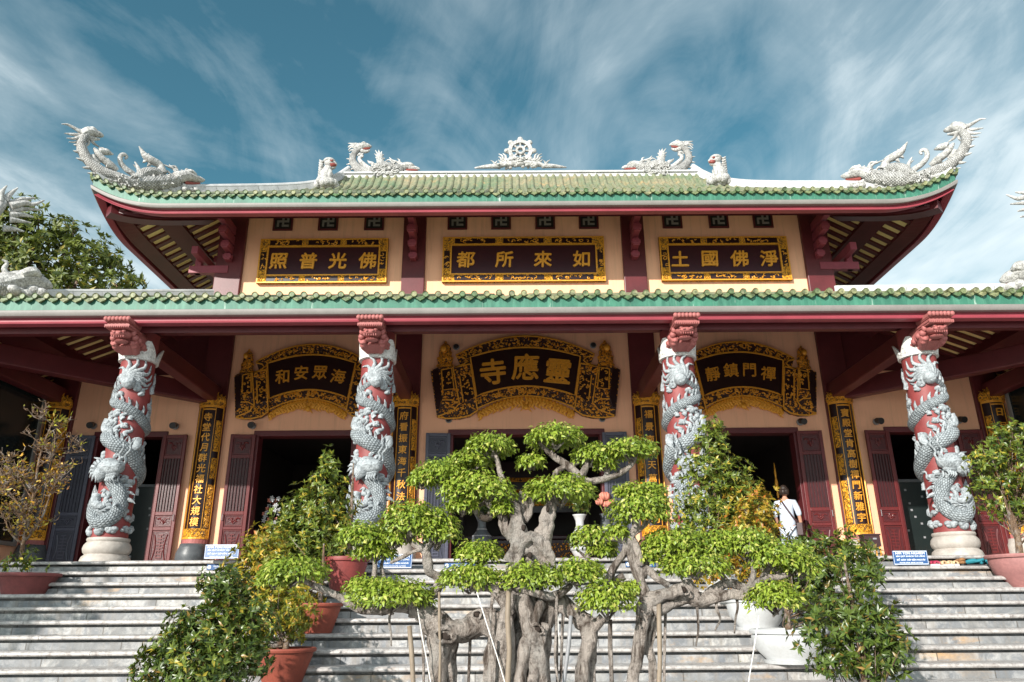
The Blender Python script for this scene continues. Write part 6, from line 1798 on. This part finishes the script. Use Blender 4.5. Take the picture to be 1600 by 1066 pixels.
def blossoms():
    t = thing('flower_vase', 'white and orange flowers in a tall vase inside the left doorway', 'flower vase', (-5.85, 5.95, 0))
    m = MB(); m.lathe([(.12, 0), (.18, .25), (.17, .55), (.08, .75), (.11, .85)], (0, 0, 0), 20); m.build('body', M['ceramic'], t, smooth=True)
    for nm, mt, n in (('white_petals', 'ceramic', 20), ('orange_petals', 'pinkflower', 12)):
        m = MB()
        for k in range(n):
            x, y, z = random.uniform(-.2, .2), random.uniform(-.1, .1), random.uniform(1.0, 1.75)
            for q in range(5):
                a = q * 1.256; m.tube([(x, y, z), (x + .04 * math.cos(a), y - .02, z + .04 * math.sin(a)), (x + .06 * math.cos(a), y - .01, z + .06 * math.sin(a))], [.01, .022, .004], 5)
        m.build(nm, M[mt], t, smooth=True)
    m = MB()
    for k in range(9): m.tube([(0, 0, .8), (random.uniform(-.08, .08), 0, 1.1), (random.uniform(-.2, .2), 0, random.uniform(1.3, 1.75))], .008, 5)
    m.build('stalk', M['leaf_dark'], t, smooth=True)
blossoms()
def board(x, label, w=.9):
    t = thing('display_board', label, 'display board', (x, 6.3, 0))
    m = MB(); m.box(-w / 2, w / 2, -.03, .03, .35, 2.05); b = m.build('panel', M['glassdark'], t)
    m = MB()
    for a, c, d, e in ((-w / 2 - .05, w / 2 + .05, 2.05, 2.12), (-w / 2 - .05, w / 2 + .05, .28, .35), (-w / 2 - .05, -w / 2, .35, 2.05), (w / 2, w / 2 + .05, .35, 2.05)): m.box(a, c, -.05, .05, d, e)
    for s in (-1, 1): m.box(s * w * .45 - .03, s * w * .45 + .03, -.2, .2, 0, .05); m.box(s * w * .45 - .03, s * w * .45 + .03, -.03, .03, .05, .28)
    m.build('frame', M['darkstone'], b, bevel=.01)
    m = MB()
    for k in range(10):
        x, z = random.uniform(-w * .42, w * .38), .45 + .155 * k
        m.box(x, x + .05, -.034, -.0305, z, z + .045)
    m.build('pinned_papers', M['metalgrey'], b)
board(-8.75, 'dark notice board on feet inside the doorway behind the leftmost dragon pillar')
board(9.05, 'dark framed display board inside the doorway behind the rightmost dragon pillar')

# shoes on the first step, right
def shoe(x, y, rz, mat, kind, label, lift=0.):
    t = thing('shoe', label, 'shoe', (x, y, -.16 + lift), rz, 'shoes left on the top step')
    L = .25
    sole = [(-.03, -.12), (.0, -.128), (.03, -.12), (.032, -.03), (.044, .05), (.038, .10), (.012, .128), (-.018, .12), (-.038, .07), (-.034, -.02)]
    m = MB(); m.prism(sole, (0, 0, 0), (1, 0, 0), (0, 1, 0), (0, 0, .028)); m.f[0], m.f[1] = tuple(reversed(m.f[0])), tuple(reversed(m.f[1]))
    s = m.build('sole', M['black' if kind else 'string'], t, bevel=.005)
    m = MB()
    if kind == 0:      # sandal straps
        for y0, w, h in ((.05, .042, .055), (.02, .040, .06), (-.09, .034, .055)):
            m.tube([(-w, y0, .028), (-w * .7, y0 + .01, h), (0, y0 + .015, h + .012), (w * .7, y0 + .01, h), (w, y0, .028)], [.014, .018, .02, .018, .014], 6, ((0, 0, 1), .5), sm=3)
    else:              # closed shoe with an open ankle
        m.tube([(0, .118, .045), (0, .08, .058), (0, .02, .07), (0, -.03, .072)], [.022, .04, .046, .04], 10, ((0, 0, 1), .8), sm=3)
        m.tube([(-.038, .0, .06), (-.04, -.06, .07), (-.03, -.11, .085), (0, -.125, .09), (.03, -.11, .085), (.04, -.06, .07), (.038, .0, .06)], [.016, .02, .022, .022, .022, .02, .016], 6, ((1, 0, 0), .5), sm=3)
        m.tube([(-.03, -.07, .045), (0, -.1, .05), (.03, -.07, .045)], .03, 8)
    m.build('upper', M[mat], t, smooth=True)
M['sh_red'] = painted('crimson_leather', (.38, .03, .07), (.25, .02, .05), .5, 9, .4, .1)
M['sh_tan'] = painted('tan_leather', (.62, .42, .24), (.45, .28, .15), .55, 9, .5, .1)
M['sh_brown'] = painted('brown_leather', (.34, .17, .07), (.2, .1, .05), .5, 9, .5, .1)
M['sh_teal'] = painted('teal_fabric', (.02, .20, .25), (.015, .13, .17), .7, 9, .5, .2)
M['sh_navy'] = painted('navy_fabric', (.04, .05, .14), (.03, .035, .09), .7, 9, .5, .2)
for (x, y, rz, mt, kd, lb) in ((5.72, -.12, .5, 'sh_red', 0, 'crimson strappy sandal nearest the blue notice'), (5.84, -.14, -.3, 'sh_red', 0, 'crimson strappy sandal next to the tan sandals'),
                           (5.98, -.15, .15, 'sh_tan', 0, 'tan strappy sandal next to the crimson pair'), (6.08, -.14, .05, 'sh_tan', 0, 'tan strappy sandal next to the brown shoe'), (6.19, -.13, -.1, 'sh_brown', 1, 'brown shoe between the tan and the teal shoes'),
                           (6.40, -.14, 1.2, 'sh_teal', 1, 'teal shoe lying sideways, nearest the brown shoe'), (6.53, -.10, .9, 'sh_teal', 1, 'teal shoe beside the navy shoe'),
                           (6.66, -.13, .5, 'sh_navy', 1, 'navy shoe between the teal and the black ones'), (6.83, -.14, 1.3, 'black', 0, 'black sandal lying near the pillar foot'), (6.95, -.12, 1.0, 'black', 0, 'black sandal at the far end of the row of shoes')):
    shoe(x, y, rz, mt, kd, lb)
DBX = U(1361, 855, .42).x
def bagstand():
    t = thing('donation_box', 'dark purple box on a gold legged stand beside the couplet that begins with 寶', 'box', (DBX, .42, 0))  # a small bag on a stool, simplified to a lidded box shape
    t.scale = (.52, .52, .40)
    m = MB(); m.box(-.24, .24, -.16, .16, .40, .82); m.box(-.26, .26, -.18, .18, .82, .87); m.box(-.012, .012, -.165, -.158, .42, .80)
    b = m.build('body', M['bag'], t, bevel=.02)
    m = MB(); m.box(.02, .13, -.168, -.161, .66, .72); m.build('slot_plate', M['metalgrey'], b)
    m = MB()
    for sx in (-1, 1):
        for sy in (-1, 1):
            m = MB(); m.tube([(sx * .19, sy * .12, .40), (sx * .21, sy * .13, .2), (sx * .19, sy * .12, 0)], [.022, .018, .026], 8, sm=2); m.build('leg', M['gold'], t, smooth=True)
bagstand()

# ---------------------------------------------------------------- the visitor in the right doorway
def skin_body(name, verts, edges, radii, mat, parent, sub=2):
    me = bpy.data.meshes.new(name); me.from_pydata(verts, edges, [])
    o = bpy.data.objects.new(name, me); COL.objects.link(o)
    me.materials.append(mat)
    s = o.modifiers.new('Skin', 'SKIN'); s.use_smooth_shade = True
    for i, r in enumerate(radii):
        d = me.skin_vertices[0].data[i]; d.radius = (r, r) if not hasattr(r, '__len__') else r
        d.use_root = (i == 0)
    ss = o.modifiers.new('Subdivision', 'SUBSURF'); ss.levels = sub; ss.render_levels = sub
    o.parent = parent
    return o
def visitor():
    t = thing('person', 'person in a white shirt seen from behind with a dark bag on a crossed strap', 'person', (5.52, 4.75, 0), R(150))
    # local: +x to the person's left hand side when facing -y; the figure faces -y locally and is turned to look into the hall
    V = [(0, 0, .93), (0, -.005, 1.10), (0, 0, 1.28), (0, .01, 1.40), (0, .0, 1.48), (0, -.01, 1.55),
         (.17, .01, 1.38), (.24, .02, 1.14), (.22, -.10, .96), (.20, -.16, .88),
         (-.17, .01, 1.38), (-.25, .03, 1.14), (-.26, -.04, .92), (-.26, -.07, .83),
         (.09, 0, .86), (.10, -.01, .48), (.10, .02, .09), (.105, -.12, .035),
         (-.09, 0, .86), (-.10, .01, .48), (-.10, .04, .09), (-.105, -.10, .035)]
    E_ = [(0, 1), (1, 2), (2, 3), (3, 4), (4, 5), (3, 6), (6, 7), (7, 8), (8, 9), (3, 10), (10, 11), (11, 12), (12, 13), (0, 14), (14, 15), (15, 16), (16, 17), (0, 18), (18, 19), (19, 20), (20, 21)]
    Rr = [(.15, .11), (.135, .10), (.15, .105), (.13, .09), .055, .05, .055, .043, .034, .026, .055, .043, .034, .026, .085, .058, .042, .035, .085, .058, .042, .035]
    b = skin_body('body', V, E_, Rr, M['skin'], t)
    # head with face
    h = MB(); hc = Vector((0, -.015, 1.64))
    h.ball(hc, (.075, .092, .112), 18, 14); h.ball(hc + Vector((0, -.03, -.06)), (.055, .06, .055), 12, 8)
    h.tube([hc + Vector((0, -.088, .01)), hc + Vector((0, -.112, -.02)), hc + Vector((0, -.095, -.03))], [.010, .015, .010], 7)
    for s in (-1, 1):
        h.ball(hc + Vector((s * .077, .005, -.005)), (.012, .022, .032), 8, 6)
    hd = h.build('head', M['skin'], b, smooth=True)
    e = MB()
    for s in (-1, 1): e.ball(hc + Vector((s * .031, -.084, .008)), (.012, .008, .007), 8, 6)
    e.build('eye', M['hair'], hd, smooth=True)
    e = MB(); e.tube([hc + Vector((-.022, -.086, -.055)), hc + Vector((0, -.094, -.053)), hc + Vector((.022, -.086, -.055))], [.004, .007, .004], 6); e.build('mouth', M['redmouth'], hd, smooth=True)
    g = MB(); g.ball(hc + Vector((0, .022, .028)), (.088, .094, .108), 18, 14); g.ball(hc + Vector((0, .105, -.02)), (.05, .05, .06), 12, 8)
    for k in range(22):
        a = -PI * .05 + PI * 1.1 * k / 21
        p = hc + Vector((.088 * math.cos(a), .02 + .088 * math.sin(a), .04)); g.tube([p, p + Vector((0, .006, -.06)), p + Vector((-.008 * math.cos(a), -.004, -.125))], [.02, .02, .006], 6)
    g.build('hair', M['hair'], t, smooth=True)
    # hands
    for (w, d) in ((Vector(V[9]), (Vector(V[9]) - Vector(V[8])).normalized()), (Vector(V[13]), (Vector(V[13]) - Vector(V[12])).normalized())):
        m = MB(); sx = Vector((1, 0, 0)) if w.x > 0 else Vector((-1, 0, 0)); fw = Vector((0, -1, 0)); sd = d.cross(sx).normalized()
        m.tube([w - d * .01, w + d * .03, w + d * .075], [.026, .034, .03], 10, (tuple(sx), .55))
        for k, ln in enumerate((.06, .07, .066, .05)):
            o = w + d * .07 + sd * ((k - 1.5) * .017)
            m.tube([o, o + d * ln * .5 - sx * .006, o + d * ln * .85 - sx * .02, o + d * ln - sx * .032], [.009, .0085, .008, .006], 6)
        o = w + d * .02 + sd * .03
        m.tube([o, o + d * .02 + sd * .022, o + d * .045 + sd * .026 - sx * .01], [.011, .010, .007], 6)
        m.build('hand', M['skin'], b, smooth=True)
    # clothes
    SV = [(0, 0, .84), (0, -.005, 1.0), (0, -.005, 1.12), (0, 0, 1.28), (0, .01, 1.40), (0, .005, 1.455), (.175, .01, 1.385), (.235, .02, 1.20), (.24, -.01, 1.08), (-.175, .01, 1.385), (-.245, .025, 1.20), (-.255, .02, 1.08)]
    SE = [(0, 1), (1, 2), (2, 3), (3, 4), (4, 5), (4, 6), (6, 7), (7, 8), (4, 9), (9, 10), (10, 11)]
    skin_body('shirt', SV, SE, [(.185, .145), (.175, .135), (.160, .122), (.168, .122), (.148, .105), .065, .075, .066, .064, .075, .066, .064], M['shirt'], t)
    skin_body('trousers', [(0, 0, .90), (.09, 0, .82), (.105, -.01, .48), (.105, .02, .12), (-.09, 0, .82), (-.105, .01, .48), (-.105, .04, .12)], [(0, 1), (1, 2), (2, 3), (0, 4), (4, 5), (5, 6)], [(.165, .128), .10, .078, .068, .10, .078, .068], M['shirt'], t)
    for s, i in ((1, 17), (-1, 21)):
        m = MB(); q = Vector(V[i]); m.tube([q + Vector((0, .14, .005)), q + Vector((0, .05, .015)), q + Vector((0, -.04, .005)), q + Vector((0, -.09, -.005))], [.035, .045, .045, .02], 10, ((0, 0, 1), .7), sm=3); m.build('shoe', M['bag'], t, smooth=True)
    m = MB(); pts = [(.10, -.02, 1.49), (.02, .135, 1.36), (-.10, .165, 1.15), (-.20, .12, .98), (-.235, .02, .92)]
    m.tube(pts, .018, 8, sm=4); m.tube([(.10, -.02, 1.49), (.03, -.14, 1.34), (-.10, -.165, 1.12), (-.20, -.10, .98), (-.235, .02, .92)], .016, 8, sm=4)
    m.build('bag_strap', M['bag'], t, smooth=True)
    m = MB(); m.box(-.31, -.20, -.12, .17, .70, .95); m.box(-.318, -.31, -.10, .15, .78, .955)
    m.build('bag', M['bag'], t, bevel=.03)
visitor()
# ---------------------------------------------------------------- daylight
SUN_EL, SUN_AZ = R(21.5), R(33)                 # low sun behind the camera, to its left
sd = Vector((-math.sin(SUN_AZ) * math.cos(SUN_EL), -math.cos(SUN_AZ) * math.cos(SUN_EL), math.sin(SUN_EL)))
l = bpy.data.lights.new('sun', 'SUN'); l.energy = 5.0; l.angle = R(.6); l.color = (1, .95, .88)
lo = bpy.data.objects.new('sun', l); COL.objects.link(lo); lo.location = (-20, -30, 25)
lo.rotation_euler = (-sd).to_track_quat('-Z', 'Y').to_euler()

w = bpy.data.worlds.new('World'); S.world = w; w.use_nodes = True
nt = w.node_tree; nt.nodes.clear()
N = lambda k, **kw: (lambda x: ([setattr(x, a, b) for a, b in kw.items()], x)[1])(nt.nodes.new(k))
LK = nt.links.new
out = N('ShaderNodeOutputWorld'); bg = N('ShaderNodeBackground'); LK(bg.outputs[0], out.inputs[0])
sky = N('ShaderNodeTexSky', sky_type='NISHITA'); sky.sun_disc = False; sky.sun_elevation = SUN_EL; sky.sun_rotation = math.atan2(sd.x, sd.y)
sky.air_density = 1.0; sky.dust_density = .6; sky.ozone_density = 2.5
def mth(op, a, b=0., c=None):
    x = N('ShaderNodeMath', operation=op)
    for i, v in ((0, a), (1, b)):
        if hasattr(v, 'links'): LK(v, x.inputs[i])
        else: x.inputs[i].default_value = v
    return x.outputs[0]
def rmp(f, st):
    x = N('ShaderNodeValToRGB'); e = x.color_ramp.elements
    while len(e) < len(st): e.new(.5)
    for i, (p, c) in enumerate(st): e[i].position = p; e[i].color = (c, c, c, 1)
    LK(f, x.inputs[0]); return x.outputs[0]
def mixc(f, a, b, bt='MIX'):
    x = N('ShaderNodeMix', data_type='RGBA', blend_type=bt)
    for i, v in ((0, f), (6, a), (7, b)):
        if hasattr(v, 'links'): LK(v, x.inputs[i])
        else: x.inputs[i].default_value = v if i == 0 else tuple(v) + (1,)
    return x.outputs[2]
tc = N('ShaderNodeTexCoord'); sp = N('ShaderNodeSeparateXYZ'); LK(tc.outputs['Generated'], sp.inputs[0])
zc = mth('MAXIMUM', sp.outputs[2], .04)
px, py = mth('DIVIDE', sp.outputs[0], zc), mth('DIVIDE', sp.outputs[1], zc)
def cloud(sx, sy, scale, det, dist, off, rot=0.):
    cb = N('ShaderNodeCombineXYZ'); LK(px, cb.inputs[0]); LK(py, cb.inputs[1])
    mp = N('ShaderNodeMapping'); LK(cb.outputs[0], mp.inputs[0]); mp.inputs['Scale'].default_value = (sx, sy, 1); mp.inputs['Location'].default_value = off; mp.inputs['Rotation'].default_value = (0, 0, rot)
    n = N('ShaderNodeTexNoise'); LK(mp.outputs[0], n.inputs['Vector']); n.inputs['Scale'].default_value = scale; n.inputs['Detail'].default_value = det; n.inputs['Roughness'].default_value = .62; n.inputs['Distortion'].default_value = dist
    return n.outputs['Fac']
base = mixc(1., sky.outputs[0], (.66, 1.12, .90), 'MULTIPLY')
c1 = cloud(1.1, .52, 1.05, 8, 1.1, (3.1, 1.7, 0), .35)          # streaks of high cloud running away from the camera
c2 = cloud(.7, .55, .75, 5, .5, (7.7, 4.2, 0))           # broad veils
c3 = cloud(2.4, .9, 1.3, 7, 1.4, (1.3, 9.1, 0), -.3)
f = mth('ADD', mth('ADD', mth('MULTIPLY', c1, .36), mth('MULTIPLY', c2, .64)), mth('MULTIPLY', mth('SUBTRACT', c3, .5), .22))
f = mth('ADD', mth('MULTIPLY', mth('SUBTRACT', f, .5), 1.35), .5)
# more cloud low down and towards the right
f = mth('ADD', f, mth('MULTIPLY', mth('SUBTRACT', .62, sp.outputs[2]), .22))
f = mth('ADD', f, mth('MULTIPLY', mth('MAXIMUM', mth('MULTIPLY', sp.outputs[1], -1.), 0.), .12)); f = mth('ADD', f, mth('MULTIPLY', mth('ABSOLUTE', sp.outputs[0]), .10)); f = mth('ADD', f, mth('MULTIPLY', sp.outputs[0], .09))
mask = rmp(f, [(.39, 0.), (.52, .30), (.62, .72), (.75, 1.)])
cl = mixc(rmp(c2, [(.3, 0.), (.7, 1.)]), (5.2, 6.2, 6.6), (9.2, 9.7, 9.8))
# thin cloud is brighter towards the sun, behind the camera
vd = N('ShaderNodeVectorMath', operation='DOT_PRODUCT'); LK(tc.outputs['Generated'], vd.inputs[0]); vd.inputs[1].default_value = tuple(sd)
glow = mth('ADD', 1., mth('MULTIPLY', mth('POWER', mth('MAXIMUM', vd.outputs['Value'], 0.), 1.5), .7))
gl = N('ShaderNodeCombineXYZ')
for i in range(3): LK(glow, gl.inputs[i])
cl = mixc(1., cl, gl.outputs[0], 'MULTIPLY')
LK(mixc(mth('MULTIPLY', mask, .9), base, cl), bg.inputs[0])
bg.inputs[1].default_value = .10

# ---------------------------------------------------------------- camera
cam = bpy.data.cameras.new('camera'); co = bpy.data.objects.new('camera', cam); COL.objects.link(co)
cam.sensor_width = 36; cam.lens = FPX / 1600 * 36; cam.clip_end = 2000; cam.clip_start = .05
co.location = EYE
co.matrix_world = Matrix.Translation(EYE) @ Matrix.Rotation(-YAW, 4, 'Z') @ Matrix.Rotation(PI / 2 + TILT, 4, 'X') @ Matrix.Rotation(-ROLL, 4, 'Z')
S.camera = co
S.view_settings.view_transform = 'Standard'; S.view_settings.look = 'None'; S.view_settings.gamma = 1; S.view_settings.exposure = .5
S.render.engine = 'CYCLES'
S.cycles.max_bounces = 6; S.cycles.diffuse_bounces = 4; S.cycles.transparent_max_bounces = 4
